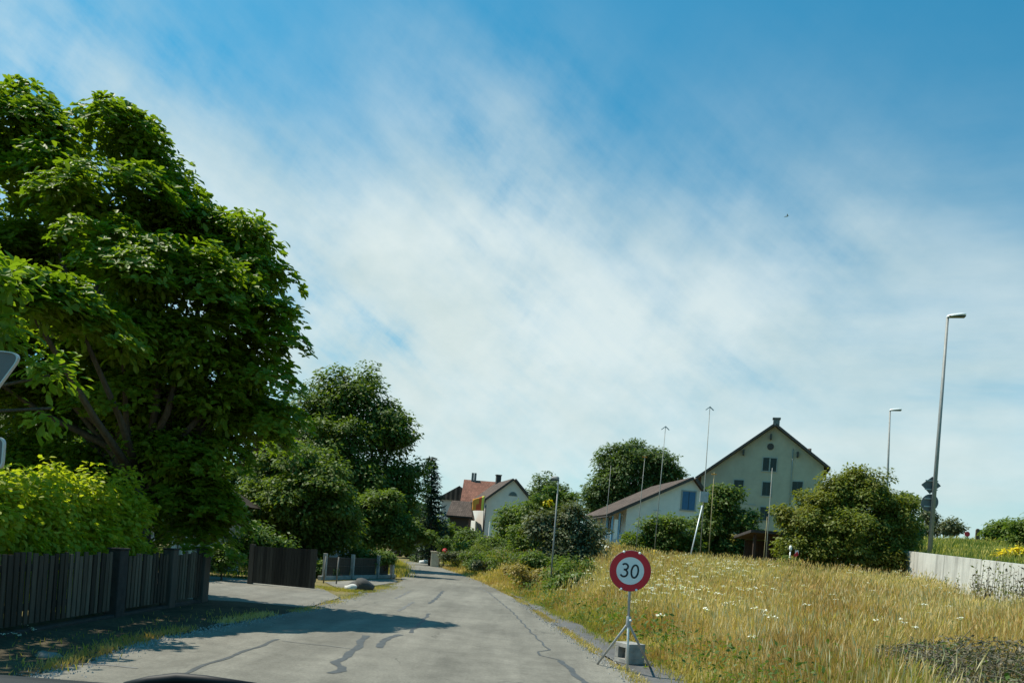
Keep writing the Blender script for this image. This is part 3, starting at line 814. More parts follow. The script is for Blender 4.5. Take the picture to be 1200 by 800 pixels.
# ------------------------------------------------------------------ grass
def vnoise(x, y, s, seed=0):
    return (np.sin(x * s + seed) * np.cos(y * s * 1.13 + seed * 2) + np.sin(x * s * 2.3 + y * s * 1.7 + seed * 3) * .5 + np.sin(x * s * .41 - y * s * .53 + seed)) / 2.5


def blades(name, pos, h, w, lean, mat, head=0.0, seglean=1.0):
    N = len(pos); a = rng.random(N) * 2 * math.pi
    d = np.stack([np.cos(a), np.sin(a), np.zeros(N)], -1); s = np.stack([-np.sin(a), np.cos(a), np.zeros(N)], -1)
    la = 5.0 * vnoise(pos[:, 0], pos[:, 1], .9, 4) + 1.8 * rng.normal(size=N)
    ld = np.stack([np.cos(la), np.sin(la), np.zeros(N)], -1) * (lean * rng.random(N))[:, None] * h[:, None]
    up = np.array([0, 0, 1.0]); hh = h[:, None]; ww = w[:, None] / 2
    b1, b2 = pos - s * ww, pos + s * ww
    m0 = pos + up * hh * .55 + ld * .35; m1, m2 = m0 - s * ww * .8, m0 + s * ww * .8
    tp = pos + up * hh + ld
    V = [b1, b2, m2, m1, tp]
    V = np.stack(V, 1)
    i = np.arange(N)[:, None] * 5
    q = (i + np.array([[0, 1, 2, 3, 3, 2, 4]])).reshape(-1)
    sizes = np.tile([4, 3], N)
    V = V.reshape(-1, 3)
    if head > 0:
        k = rng.random(N) < head; n2 = k.sum(); base = len(V)
        tk = tp[k]; dk = unit(tp[k] - m0[k]); hl = (.07 + .07 * rng.random(n2))[:, None]; sw = s[k] * (w[k][:, None] * 1.3)
        hv = np.stack([tk - dk * hl * .7, tk + sw, tk + dk * hl * .8, tk - sw], 1).reshape(-1, 3)
        V = np.concatenate([V, hv])
        q = np.concatenate([q, (base + np.arange(n2)[:, None] * 4 + np.arange(4)[None]).reshape(-1)])
        sizes = np.concatenate([sizes, np.full(n2, 4)])
    return tag(fast_mesh(name, V, q, sizes, mat), kind='stuff')

def field(n, y0, y1):
    u = rng.random(n); y = y0 * (y1 / y0) ** u         # density falls with distance
    lo = xr(y) + strip_w(y) + .1; hi = np.minimum(wallx(y) - .05, .70 * y + 2)
    x = lo + (hi - lo) * rng.random(n)
    return x, y
x, y = field(330000, 6.0, 52)
s = x - xr(y) - strip_w(y)
edge = sm((s + .05) / 2.2)
hgt = (.16 + .56 * edge) * (.55 + .7 * rng.random(len(x))) * (1 + .32 * vnoise(x, y, .6, 2) + .18 * vnoise(x, y, 2.1, 6))
hgt *= 1 - .45 * sm((9.5 - y + (x - 6) * .35) / 4)
hgt *= 1 - .45 * sm((vnoise(x, y, 1.1, 8) - .2) / .3)
hgt *= 1 - .6 * sm((x - wallx(y) + 2.4) / 1.8) * sm((31 - y) / 5)
hgt *= 1 - .72 * sm((11.2 - y) / 1.2) * sm((x - 3.6) / 1.5)
wid = (.0028 + .00030 * y) * (.7 + .6 * rng.random(len(x)))
mixn = .75 * vnoise(x, y, .5, 1) + .5 * vnoise(x, y, 1.6, 9) + .9 * sm((11.6 - y) / 1.5) * sm((x - 3.6) / 1.5) + .45 * (1 - edge) + .55 * sm((11.5 - y) / 5) + rng.normal(size=len(x)) * .35 - .28
pos = np.stack([x, y, TZ(x, y) - .02], -1)
hp = P(1172, 780, 10.6); ok_ = ((x - hp.x) / 2.3) ** 2 + ((y - hp.y) / 1.7) ** 2 > .25 + 1.1 * rng.random(len(x)); x, y, s, edge, hgt, wid, mixn, pos = (q_[ok_] for q_ in (x, y, s, edge, hgt, wid, mixn, pos))
dry = mixn < .15; grn = mixn > .85; mx = ~dry & ~grn
blades('dry_meadow_grass', pos[dry], hgt[dry] * 1.08, wid[dry], .45, L['grass_dry'], .55)
blades('meadow_grass', pos[mx], hgt[mx], wid[mx] * 1.1, .55, L['grass_mixed'], .2)
blades('green_meadow_grass', pos[grn], hgt[grn] * .75, wid[grn] * 1.3, .7, L['grass_green'])

k = rng.random(len(x)) < .035 * edge * (1 - sm((11.8 - y) / 1.2) * sm((x - 3.2) / 1.5))
blades('tall_straw_stalks', pos[k], .62 + .35 * rng.random(k.sum()), wid[k] * .8, .3, L['straw'], 1.0)

# road verges
def verge(name, line, n, spread, h, mat, wid=.012, lean=.8, zoff=0):
    line = [Vector((p[0], p[1], 0)) for p in line]
    seg = rng.integers(0, len(line) - 1, n); tt = rng.random(n)
    a = np.array([line[k] for k in seg]); b = np.array([line[k + 1] for k in seg])
    p = a + (b - a) * tt[:, None]
    cl = vnoise(p[:, 0], p[:, 1], 2.2, 5) > -.25
    p[:, :2] += rng.normal(size=(n, 2)) * spread
    p = p[cl]; p[:, 2] = TZ(p[:, 0], p[:, 1]) + zoff
    m_ = len(p)
    return blades(name, p, h * (.4 + .9 * rng.random(m_)), np.full(m_, wid), lean, mat)
ly = np.linspace(6.5, 15, 12)
verge('verge_grass', [(float(xl(v)) - .12, v) for v in ly], 2600, .09, .08, L['grass_dry'], zoff=.02)
verge('verge_grass', [(float(xl(v)) - .7, v) for v in ly], 350, .4, .07, L['grass_mixed'], zoff=.04)
verge('verge_grass', [(float(xl(v)) - .25, v) for v in ly], 700, .15, .08, L['grass_mixed'], zoff=.03)
jl = [G(345, 717), G(372, 711), G(400, 703), G(420, 697), G(442, 691), G(466, 683)]
verge('verge_grass', jl, 3500, .10, .06, L['grass_mixed'])
verge('verge_grass', jl, 2500, .12, .05, L['grass_dry'])
verge('verge_grass', [G(378, 688), G(405, 692), G(430, 692), G(455, 687)], 4500, .32, .07, L['grass_mixed'])
ry = np.linspace(7, 32, 26)
verge('verge_grass', [(float(xr(v)) + .06, v) for v in ry], 6500, .07, .07, L['grass_dry'])
verge('verge_grass', [(float(xr(v)) + .06, v) for v in ry], 3500, .06, .06, L['grass_mixed'])
verge('verge_grass', [(float(xr(v) + strip_w(v)) + .05, v) for v in ry], 6000, .14, .12, L['grass_mixed'])
verge('verge_grass', [(float(xr(v)) + .45, v) for v in np.linspace(32, 62, 14)], 5000, .25, .14, L['grass_dry'], .03)
verge('verge_grass', [(float(xr(v)) + 1.9, v) for v in np.linspace(27, 60, 14)], 6000, .5, .42, L['grass_mixed'], .03)
verge('verge_grass', [(float(xl(v)) - .4, v) for v in np.linspace(36, 62, 14)], 5000, .4, .3, L['grass_mixed'], .03)
# gravel and grit along the ragged road edges
gv, gf_ = [], []
def grit(line, n, spread):
    for _ in range(n):
        k = random.randrange(len(line) - 1); a, b_ = line[k], line[k + 1]; f_ = random.random()
        x_ = a[0] + (b_[0] - a[0]) * f_ + random.gauss(0, spread); y_ = a[1] + (b_[1] - a[1]) * f_ + random.gauss(0, spread)
        r_ = random.uniform(.006, .022); i_ = len(gv); a0 = random.random() * 6
        for j in range(3): gv.append((x_ + r_ * math.cos(a0 + 2.1 * j), y_ + r_ * math.sin(a0 + 2.1 * j), .012))
        gv.append((x_, y_, .018 + r_ * .9)); gf_.extend([(i_, i_ + 1, i_ + 3), (i_ + 1, i_ + 2, i_ + 3), (i_ + 2, i_, i_ + 3)])
grit([(float(xl(v)), v) for v in np.linspace(7, 15, 10)], 1500, .16)
grit([(float(xr(v)), v) for v in np.linspace(7, 26, 20)], 2200, .10)
grit([(p.x, p.y) for p in jl], 1200, .16)
tag(raw_mesh('gravel', gv, gf_, M['concrete']), kind='stuff')

# field and garden beyond
n = 30000
x = rng.uniform(-12, 24, n); y = rng.uniform(46, 84, n); k = x > xr(y) + 1.2
x, y = x[k], y[k]
blades('far_meadow_grass', np.stack([x, y, TZ(x, y) - .02], -1), .35 * (.5 + rng.random(len(x))), np.full(len(x), .05), .6, L['grass_mixed'])
n = 26000
x = rng.uniform(-24, -7, n); y = rng.uniform(26, 62, n); k = (x < xl(y) - .8) & ~((x > -9) & (y < 33.5) & (x > -7.5))
x, y = x[k], y[k]
blades('garden_grass', np.stack([x, y, TZ(x, y) - .02], -1), .14 * (.5 + rng.random(len(x))), np.full(len(x), .03), .6, L['grass_green'])
# hill turf blades
n = 45000
y = 14 * (90 / 14) ** rng.random(n); x = wallx(y) + .3 + 34 * rng.random(n) ** 1.3
blades('hill_grass', np.stack([x, y, HZ(x, y) - .02], -1), (.22 + .15 * vnoise(x, y, .5, 3)) * (.5 + rng.random(n)), .008 + .0006 * y, .6, L['grass_green'])
k = rng.random(n) < .45
blades('dry_hill_grass', np.stack([x[k] + .1, y[k] + .1, HZ(x[k], y[k]) - .02], -1), (.32 + .15 * vnoise(x[k], y[k], .5, 3)) * (.5 + rng.random(k.sum())), .006 + .0005 * y[k], .6, L['grass_mixed'], .3)

# broad leaved weeds in the meadow and along its ragged edge
p, nn, tt, sz = [], [], [], []
for k in range(230):
    if k < 110:
        yy = 8 * (30 / 8) ** random.random(); xx = float(xr(yy) + strip_w(yy)) + abs(random.gauss(0, .7)) + .1
    else:
        yy = 9 * (40 / 9) ** random.random(); xx = random.uniform(float(xr(yy)) + 1.5, min(float(wallx(yy)) - .5, .7 * yy + 1))
    m_ = random.randint(18, 60); hh = random.uniform(.2, .75); rr = random.uniform(.12, .35)
    e = rng.normal(size=(m_, 3)) * np.array([rr, rr, 0]); e[:, 2] = hh * rng.random(m_)
    p.append(np.array([xx, yy, float(TZ(xx, yy))]) + e); nn.append(np.array([0, 0, 1.]) + rng.normal(size=(m_, 3)) * .5); tt.append(rng.normal(size=(m_, 3)) + np.array([0, 0, .3])); sz.append(np.full(m_, random.uniform(.06, .13)))
tag(leaves('meadow_weeds', np.concatenate(p), np.concatenate(nn), np.concatenate(tt), np.concatenate(sz), L['light'], None, .45), kind='stuff')

# white umbels (yarrow) in the meadow
def umbels(name, spots, mat, stem_h, r, seed_spread):
    p, nn, tt, sz = [], [], [], []; mb = MB()
    for (x, y) in spots:
        for k in range(random.randint(1, 3)):
            xx, yy = x + random.gauss(0, seed_spread), y + random.gauss(0, seed_spread)
            z0 = float(TZ(xx, yy)); h = stem_h * random.uniform(.75, 1.2)
            tip = np.array([xx + random.gauss(0, .05), yy + random.gauss(0, .05), z0 + h])
            mb.tube([(xx, yy, z0), tuple(tip)], [.004, .003], 3, False)
            m_ = 12; e = rng.normal(size=(m_, 3)) * np.array([r, r, r * .22]); p.append(tip + e)
            nn.append(np.array([0, 0, 1.]) + rng.normal(size=(m_, 3)) * .35); tt.append(rng.normal(size=(m_, 3))); sz.append(np.full(m_, r * 1.1))
    p, nn, tt, sz = map(np.concatenate, (p, nn, tt, sz))
    o = leaves(name, p, nn, tt, sz, L[mat], None, .9); tag(o, kind='stuff')
    o2 = mb.build(name + '_stems', L['grass_green']); tag(o2, kind='stuff')
sp = []
for _ in range(230):   # band behind the speed sign
    px, d = random.gauss(785, 75), random.uniform(16, 30); g = P(px, 680, d)
    if g.x > xr(d) + 1.5: sp.append((g.x, d))
for _ in range(24):
    d = random.uniform(9.5, 30); px = random.uniform(800, 1130); g = P(px, 680, d)
    if g.x < wallx(d) - .4: sp.append((g.x, d))
sp += [(P(885, 742, 11.5).x, 11.5), (P(886, 742, 11.7).x, 11.7), (P(1102, 730, 12).x, 12), (P(655, 700, 20).x, 20)]
umbels('white_wildflowers', sp, 'flower_white', .92, .032, .3)
wl = [(x_, y_) for x_, y_ in ((P(r_, 688, 30).x, 30 + random.uniform(-2, 2)) for r_ in np.linspace(925, 990, 9))]
umbels('white_bindweed_flowers', wl, 'flower_white', .55, .05, .3)
umbels('verge_flowers', [(P(8, 735, 10).x, 10.1), (P(20, 745, 9.7).x, 9.6), (P(30, 730, 10.2).x, 10.3)], 'flower_white', .12, .02, .12)

# tall weeds at the wall
def weed(label, px, d, h, leaf, n=13, group=None):
    g = P(px, 690, d); b = Vector((g.x, g.y, float(TZ(g.x, g.y)))); o = thing('tall_weed', label, 'weed', b, 0, group)
    mb = MB(); p, nn, tt = [], [], []
    for k in range(n):
        a = random.uniform(0, 6.28); r_ = random.uniform(0, .45); st = Vector((r_ * math.cos(a), r_ * math.sin(a), -.05))
        hh = h * random.uniform(.55, 1.1); tp = st + Vector((random.gauss(0, .14), random.gauss(0, .14), hh))
        mb.tube([st, st.lerp(tp, .5) + Vector((random.gauss(0, .03), 0, 0)), tp], [.009, .007, .003], 4, False)
        m_ = 16; q = np.array([st.lerp(tp, f) for f in np.linspace(.3, 1, m_)]) + rng.normal(size=(m_, 3)) * .02
        p.append(q); nn.append(np.array([0, 0, .6]) + rng.normal(size=(m_, 3)) * .6); tt.append(rng.normal(size=(m_, 3)) + np.array([0, 0, .6]))
    p, nn, tt = map(np.concatenate, (p, nn, tt))
    leaves('foliage', p, nn, tt, .10 * (.6 + .8 * rng.random(len(p))), L[leaf], o, .4)
    mb.build('stem', L['grey_twig'], o)
for k, (px, d, h, lf) in enumerate([(1078, 31, .8, 'grass_mixed'), (1110, 27, .9, 'olive'), (1146, 23.5, 1.1, 'grey_twig'), (1160, 22.5, 1.3, 'olive'), (1170, 21.5, 1.35, 'grey_twig'), (1184, 20.8, 1.2, 'olive'), (1200, 20, 1.3, 'grey_twig')]):
    weed('tall spindly weed growing against the pale concrete wall', px, d, h * 1.3, lf, group='tall weeds along the concrete wall')

# dead brush heap at the lower right
g = P(1172, 780, 10.6); b = Vector((g.x, g.y, float(TZ(g.x, g.y))))
hb_ = b
o = thing('brush_heap', 'grey heap of dead brush and twigs at the lower right corner', 'brush heap', b)
mb = MB(); p, nn, tt = [], [], []
for k in range(760):
    a = random.uniform(0, 6.28); r_ = 1.9 * math.sqrt(random.random()); hh = .5 * (1 - (r_ / 2.0) ** 2)
    c = Vector((r_ * 1.25 * math.cos(a), r_ * .9 * math.sin(a), random.uniform(0, max(.03, hh * 1.4))))
    dv = Vector((random.gauss(0, 1), random.gauss(0, 1), random.gauss(.25, .45))).normalized() * random.uniform(.12, .38)
    mb.tube([c - dv, c + Vector((0, 0, .03)), c + dv], [.007, .006, .002], 4, False)
mb.build('twigs', L['grey_twig'], o)
m_ = 9000; a = rng.random(m_) * 6.28; r_ = 1.95 * np.sqrt(rng.random(m_)); z = .72 * (1 - (r_ / 2.05) ** 2) * (.35 + .75 * rng.random(m_))
p = np.stack([r_ * 1.25 * np.cos(a), r_ * .9 * np.sin(a), z], -1)
leaves('dead_leaves', p, rng.normal(size=(m_, 3)) + np.array([0, 0, .7]), rng.normal(size=(m_, 3)), .06 * (.5 + rng.random(m_)), L['grey_twig'], o, .35)

m_ = 3200; a = rng.random(m_) * 6.28; r_ = 2.0 * np.sqrt(rng.random(m_)); z = .62 * (1 - (r_ / 2.1) ** 2) * (.5 + .7 * rng.random(m_))
leaves('weed_leaves', np.stack([r_ * 1.25 * np.cos(a), r_ * .9 * np.sin(a), z], -1), rng.normal(size=(m_, 3)) + np.array([0, 0, .9]), rng.normal(size=(m_, 3)), .06 * (.5 + rng.random(m_)), L['silver'], o, .4)

# ------------------------------------------------------------------ rocks
def rock(name, label, px, py, d, size, mat, sq=.7, parent=None):
    g = P(px, py, d); z = ground_at(g.x, g.y)
    V, Fc = [], []; n, mlat = 14, 9; sd = random.random() * 9
    for j in range(mlat + 1):
        th = math.pi * j / mlat
        for k in range(n):
            ph = 2 * math.pi * k / n
            v = Vector((math.sin(th) * math.cos(ph), math.sin(th) * math.sin(ph), math.cos(th)))
            r_ = 1 + .2 * math.sin(3 * v.x + sd) * math.cos(2.6 * v.y + sd) + .12 * math.sin(5 * v.z + 4 * v.x + sd)
            V.append((v.x * r_ * size, v.y * r_ * size * .85, (v.z * r_ * sq + sq * .55) * size))
    for j in range(mlat):
        for k in range(n): Fc.append((j * n + k, (j + 1) * n + k, (j + 1) * n + (k + 1) % n, j * n + (k + 1) % n))
    o = raw_mesh(name, V, Fc, M[mat], None, True); o.location = (g.x, g.y, z - .02)
    return tag(o, label, 'rock')
rock('rock', 'pale white rock on the grass island by the driveway', 411, 688, 24.3, .2, 'rock_white')
rock('rock', 'dark humped rock beside the white one', 423, 688, 24.6, .42, 'rock_dark', .6)
rock('rock', 'whitish stone lying in the grey brush heap', 1194, 770, 10.6, .13, 'rock_white', .6)
rock('rock', 'small white stone at the roadside before the stone planter', 497, 659, 66, .45, 'rock_white', .5)
rock('rock', 'grey white stone among the low shrubs at the road edge', 598, 663, 46, .4, 'rock_white', .6)
rock('rock', 'first small stone at the dark left verge', 56, 765, 8.6, .14, 'concrete_dark', .6)
rock('rock', 'second flat stone at the dark left verge, nearer the fence', 22, 742, 10.0, .11, 'rock_white', .5)

# ------------------------------------------------------------------ speed limit sign
sd = 10.75
gp = P(736.5, 781, sd); gp.z = .02
sg = thing('speed_limit_sign', 'round red rimmed 30 speed limit sign on a grey steel tripod', 'road sign', gp)
dc = P(738.5, 668.5, sd); dr = 24.2 / F * sd
tilt = Vector((dc.x - gp.x, 0, dc.z)).normalized()
face = Vector((-.16, -1, .02)).normalized()   # disc faces the camera, turned a little to the left
ex = Vector((0, 0, 1)).cross(-face); ex = (-face).cross(Vector((0, 0, 1))).normalized(); ez = ex.cross(-face).normalized()
Mx = Matrix((ex, ez, face)).transposed().to_4x4()
def disc_M(off): return Matrix.Translation(dc - gp + face * off) @ Mx
# columns: ex = right in picture, ez = up, face = towards the camera
MB().lathe([(dr * .98, -.012), (dr, -.006), (dr, .006), (dr * .985, .010)], 64, disc_M(0)).build('sign_disc', M['sign_back'], sg)
mb = MB(); ri = dr * .665
mb.lathe([(ri, .0115), (ri, .0145), (dr * .985, .0145), (dr * .985, .0115)], 64, disc_M(0)); mb.F = mb.F[:-2]
mb.build('red_rim', M['sign_red'], sg)
MB().lathe([(ri + .002, .0105), (ri + .002, .0125), (0, .0125)], 64, disc_M(0)).build('white_field', M['sign_white'], sg)
# numerals as drawn strokes
def stroke(mb, pts, w, off):
    """flat ribbon in disc coordinates"""
    Md = disc_M(off); pts = [Vector((a, b, 0)) for a, b in pts]; V, Fc = [], []
    for k, p in enumerate(pts):
        d = (pts[min(k + 1, len(pts) - 1)] - pts[max(k - 1, 0)]).normalized(); nn = Vector((-d.y, d.x, 0)) * w / 2
        V += [Md @ (p + nn), Md @ (p - nn)]
        if k: Fc.append((2 * k - 2, 2 * k, 2 * k + 1, 2 * k - 1))
    mb.add(V, Fc)
mb = MB(); S = dr / 24.2
rot = -R(5) + R(0)
def rp(pts): return [((a * math.cos(rot) - b * math.sin(rot)) * S, (a * math.sin(rot) + b * math.cos(rot)) * S) for a, b in pts]
def arc(cx, cy, rx, ry, a0, a1, n=18): return [(cx + rx * math.cos(R(a0 + (a1 - a0) * k / n)), cy + ry * math.sin(R(a0 + (a1 - a0) * k / n))) for k in range(n + 1)]
w = 2.1 * S
stroke(mb, rp(arc(-6.6, 4.0, 3.5, 3.4, 150, -90)), w, .0150)
stroke(mb, rp(arc(-6.8, -3.6, 4.1, 4.1, 82, -150)), w, .0153)
stroke(mb, rp([(-7.6, .55), (-5.6, .55)]), w, .0156)
stroke(mb, rp(arc(5.4, .2, 3.9, 7.4, 0, 360, 40)), w, .0150)
mb.build('numerals', M['sign_black'], sg)
for a in (112, 66, -68, -112):
    Md = disc_M(.012) @ Matrix.Translation((dr * .97 * math.cos(R(a)), dr * .97 * math.sin(R(a)), 0))
    MB().lathe([(.016, -.01), (.018, .004), (.012, .012), (0, .014)], 12, Md).build('reflector_stud', M['lamp_white'], sg, True)
hub = P(736.5, 727, sd) - gp
top = dc - gp - face * .03
MB().tube([hub - (top - hub) * .02, top + (top - hub).normalized() * .22], .019, 12).build('pole', M['steel'], sg, True)
MB().tube([hub + Vector((0, 0, -.08)), hub + Vector((0, 0, .06))], .034, 14).build('collar', M['steel'], sg, True, .004)
MB().tube([hub + Vector((.02, -.03, .01)), hub + Vector((.02, -.075, .01))], .018, 8).build('clamp_knob', M['steel_bright'], sg, True)
for k, f_ in enumerate((G(700, 777.5, .02), G(735, 786.5, .02), G(762, 781.5, .02))):
    MB().tube([hub + Vector((0, 0, -.03)), f_ - gp], [.017, .017], 10).build('leg', M['steel_bright'] if k == 1 else M['steel'], sg, True)  # front leg brighter: its sunlight is put into the steel colour

# concrete block weight with a hole
bb = G(738, 779, .02); bb = Vector((bb.x + .03, bb.y + .28, .02))
o = thing('concrete_block', 'hollow grey concrete block weighing down the sign tripod', 'concrete block', bb, R(28))
mb = MB(); W_, D_, H_ = .31, .36, .31
ho = .075
# ring in local x-z at the left face: four bars around a hole through x
mb.box((0, 0, .035), (W_, D_, .07)); mb.box((0, 0, H_ - .035), (W_, D_, .07))
mb.box((0, -D_ / 2 + .045, H_ / 2), (W_, .09, H_ - .14)); mb.box((0, D_ / 2 - .045, H_ / 2), (W_, .09, H_ - .14))
mb.box((.08, 0, H_ / 2), (.11, D_ - .18, H_ - .14))
mb.build('block', M['concrete'], o, bevel=.006)

# ------------------------------------------------------------------ street lamps
def lamp_head(o, p, length, w, direction, r_pole=.1):
    d = Vector(direction).normalized(); side = Vector((0, 0, 1)).cross(d).normalized()
    secs = []; V, Fc = [], []
    prof = [(-.06, .45, .5), (0, .75, .9), (.3, 1, 1), (.7, 1, .9), (.93, .8, .6), (1, .4, .3)]
    n = 10
    for s, ws, hs in prof:
        for k in range(n):
            a = math.pi * k / (n - 1)
            V.append(Vector(p) + d * length * s + side * math.cos(a) * w / 2 * ws + Vector((0, 0, math.sin(a) * .13 * hs)))
    for i in range(len(prof) - 1):
        for k in range(n - 1): Fc.append((i * n + k, (i + 1) * n + k, (i + 1) * n + k + 1, i * n + k + 1))
        Fc.append((i * n, i * n + n - 1, (i + 1) * n + n - 1, (i + 1) * n))
    Fc += [tuple(range(n)), tuple((len(prof) - 1) * n + k for k in range(n - 1, -1, -1))]
    h = raw_mesh('lamp_head', V, Fc, M['lamp_white' if r_pole > .05 else 'pole_grey'], o, True)
    m2 = MB(); c = Vector(p) + d * length * .5 + Vector((0, 0, -.022)); 
    m2.box(c, (length * .92, w * .84, .04), math.atan2(d.y, d.x)); m2.build('lamp_underside', M['lamp_dark'], h)

def street_lamp(label, base_px, top_px, d, r0, r1, head_l, head_w, hd, group):
    b = P(*base_px, d); b.z = ground_at(b.x, b.y) - .05
    tp = P(*top_px, d); o = thing('street_lamp', label, 'street lamp', b, 0, group)
    MB().tube([(0, 0, 0), (tp - b) * .5, tp - b], [r0, (r0 + r1) / 2, r1], 14).build('pole', M['pole_grey'], o, True)
    lamp_head(o, tp - b, head_l, head_w, hd, r0)
    return o, b, tp
sl, b, tp = street_lamp('tall grey street lamp with two sign backs on its pole, behind the wall', (1090, 641), (1110.5, 372), 33.5, .10, .055, .72, .32, (1, -.25, .16), 'street lamps on the right')
def back_plate(o, b, px, py, d, shape, rpx, name, sgn=1):
    c = P(px, py, d) - b; r_ = rpx / F * d; y = .12
    if shape == 'diamond': pts = [(r_ * 1.02, 0), (0, r_ * .9), (-r_ * 1.02, 0), (0, -r_ * .9)]
    else: pts = [(r_ * math.cos(2 * math.pi * k / 28), r_ * math.sin(2 * math.pi * k / 28)) for k in range(28)]
    mb = MB(); mb.prism([(c.x + (x_ * cR + z_ * sR), y, c.z + (-x_ * sR * 0 + z_)) for x_, z_ in pts], (0, .02, 0))
    pl = mb.build(name, M['sign_back'], o)
    for k in (-.45, .45): MB().box((c.x, y - .03, c.z + r_ * k), (r_ * 1.3, .03, .05)).build('bracket', M['steel'], pl)
back_plate(sl, b, 1093, 568, 33.5, 'diamond', 11.4, 'diamond_sign_plate')
back_plate(sl, b, 1091.3, 588.5, 33.5, 'round', 10.2, 'round_sign_plate')
street_lamp('smaller farther street lamp rising behind the olive bush', (1037, 640), (1043, 481), 58, .10, .055, .80, .34, (1, -.3, .12), 'street lamps on the right')
street_lamp('slim pale lamp pole rising from the shrubs beside the road', (645, 684), (654.5, 562), 28, .034, .024, .3, .1, (-1, .3, .05), None)

# ------------------------------------------------------------------ building-profile poles (Baugespann)
GP = 'building profile poles in the meadow'
def profile_pole(label, top_px, bot_px, d, r=.03, mat='profile_pole', tip='arrow', yellow=.5, clip=None):
    b = P(*bot_px, d); b.z = float(TZ(b.x, b.y)) - .05; tp = P(*top_px, d)
    o = thing('profile_pole', label, 'profile pole', b, 0, GP)
    v = tp - b
    MB().tube([(0, 0, 0), v * .5, v], [r * .95, r * .75, r * .5], 8).build('pole', M[mat], o, True)
    if tip == 'arrow':
        mb = MB(); s_ = 4.6 / F * d
        mb.bar(v + Vector((-s_, 0, -s_ * .75)), v + Vector((.01, 0, .03)), .05, .04); mb.bar(v + Vector((-.01, 0, .03)), v + Vector((s_, 0, -s_ * .75)), .05, .04)
        mb.build('angle_bracket', M['steel'], o)
    elif tip == 'cross':
        mb = MB(); mb.bar(v + Vector((-.12, 0, -.1)), v + Vector((.12, 0, -.1)), .05); mb.build('angle_bracket', M['flag_orange'], o)
    if yellow:
        MB().tube([(0, 0, .02), v.normalized() * (yellow + .5)], r * 1.45, 8).build('base_sleeve', M['yellow'], o, True)
    return o, b, v
tripod, b, v = profile_pole('tallest profile pole, arrow tip above the blue shuttered house, with a slanting brace', (832, 477), (819, 668), 40, .033)
br = MB(); c = P(825, 582, 39.9) - b
br.box(c, (.42, .12, .55)); br.build('clamp_box', M['steel'], tripod)
MB().tube([P(823, 592, 39.8) - b, Vector((P(802, 662, 39.8).x - b.x, -.9, .1))], [.035, .035], 8).build('brace', M['steel_bright'], tripod, True)
profile_pole('profile pole with arrow tip standing before the tall leafy tree', (780, 500), (765, 664), 41, .03)
profile_pole('orange tipped profile pole against the brown roof', (756, 533), (744, 655), 43, .026, 'profile_pole', 'cross', .0)
profile_pole('thin profile pole nearest the white flowering bush', (716, 545), (706, 660), 44, .022, 'profile_pole', None, 0)
profile_pole('ochre profile pole right beside the tallest one, orange top', (837, 553), (829, 672), 38, .028, 'profile_yellow', 'cross', .0)
profile_pole('pale profile pole with yellow foot near the dark shed', (905, 548), (896, 678), 36, .026, 'profile_pole', None, .3)
profile_pole('bent ochre profile pole leaning close to the yellow footed one', (899, 605), (893, 678), 35.6, .022, 'profile_yellow', None, .3)

# ------------------------------------------------------------------ houses
def uv_roof(o, uvs):
    me = o.data; ul = me.uv_layers.new(name='UVMap')
    for lp in me.loops: ul.data[lp.index].uv = uvs(me.vertices[lp.vertex_index].co)

def window(house, c, w, h, name='window', shutters=None, closed=False, face='y', mat='frame_grey', glass='glass'):
    """window on a wall facing -Y ('y') or -X ('x'); c is the local centre on the wall plane"""
    def bx(mb, dx, dz, sx, sz, out, th):
        if face == 'y': mb.box((c[0] + dx, c[1] - out, c[2] + dz), (sx, th, sz))
        else: mb.box((c[0] - out, c[1] + dx, c[2] + dz), (th, sx, sz))
    fr = MB(); t_ = .09
    bx(fr, 0, h / 2 + t_ / 2, w + 2 * t_, t_, .03, .08); bx(fr, 0, -h / 2 - t_ / 2, w + 2 * t_ + .1, t_, .05, .12)
    bx(fr, -w / 2 - t_ / 2, 0, t_, h, .03, .08); bx(fr, w / 2 + t_ / 2, 0, t_, h, .03, .08)
    if not closed: bx(fr, 0, 0, .06, h, .03, .05)
    f = fr.build(name, M[mat], house)
    if closed:
        mb = MB(); bx(mb, 0, 0, w, h, .008, .012); mb.build('pane', M[glass], f)
        for s_ in (-1, 1):
            mb = MB(); bx(mb, s_ * w * .26, 0, w * .47, h * .98, .04, .05)
            for k in range(5): bx(mb, s_ * w * .26, -h * .4 + k * h * .2, w * .36, h * .1, .068, .012)
            mb.build('shutter', M[shutters], f)
    else:
        mb = MB(); bx(mb, 0, 0, w, h, .008, .012); mb.build('pane', M[glass], f)
        if shutters:
            for s_ in (-1, 1):
                mb = MB(); bx(mb, s_ * (w / 2 + t_ + w * .26), 0, w * .5, h, .04, .05); mb.build('shutter', M[shutters], f)
    return f

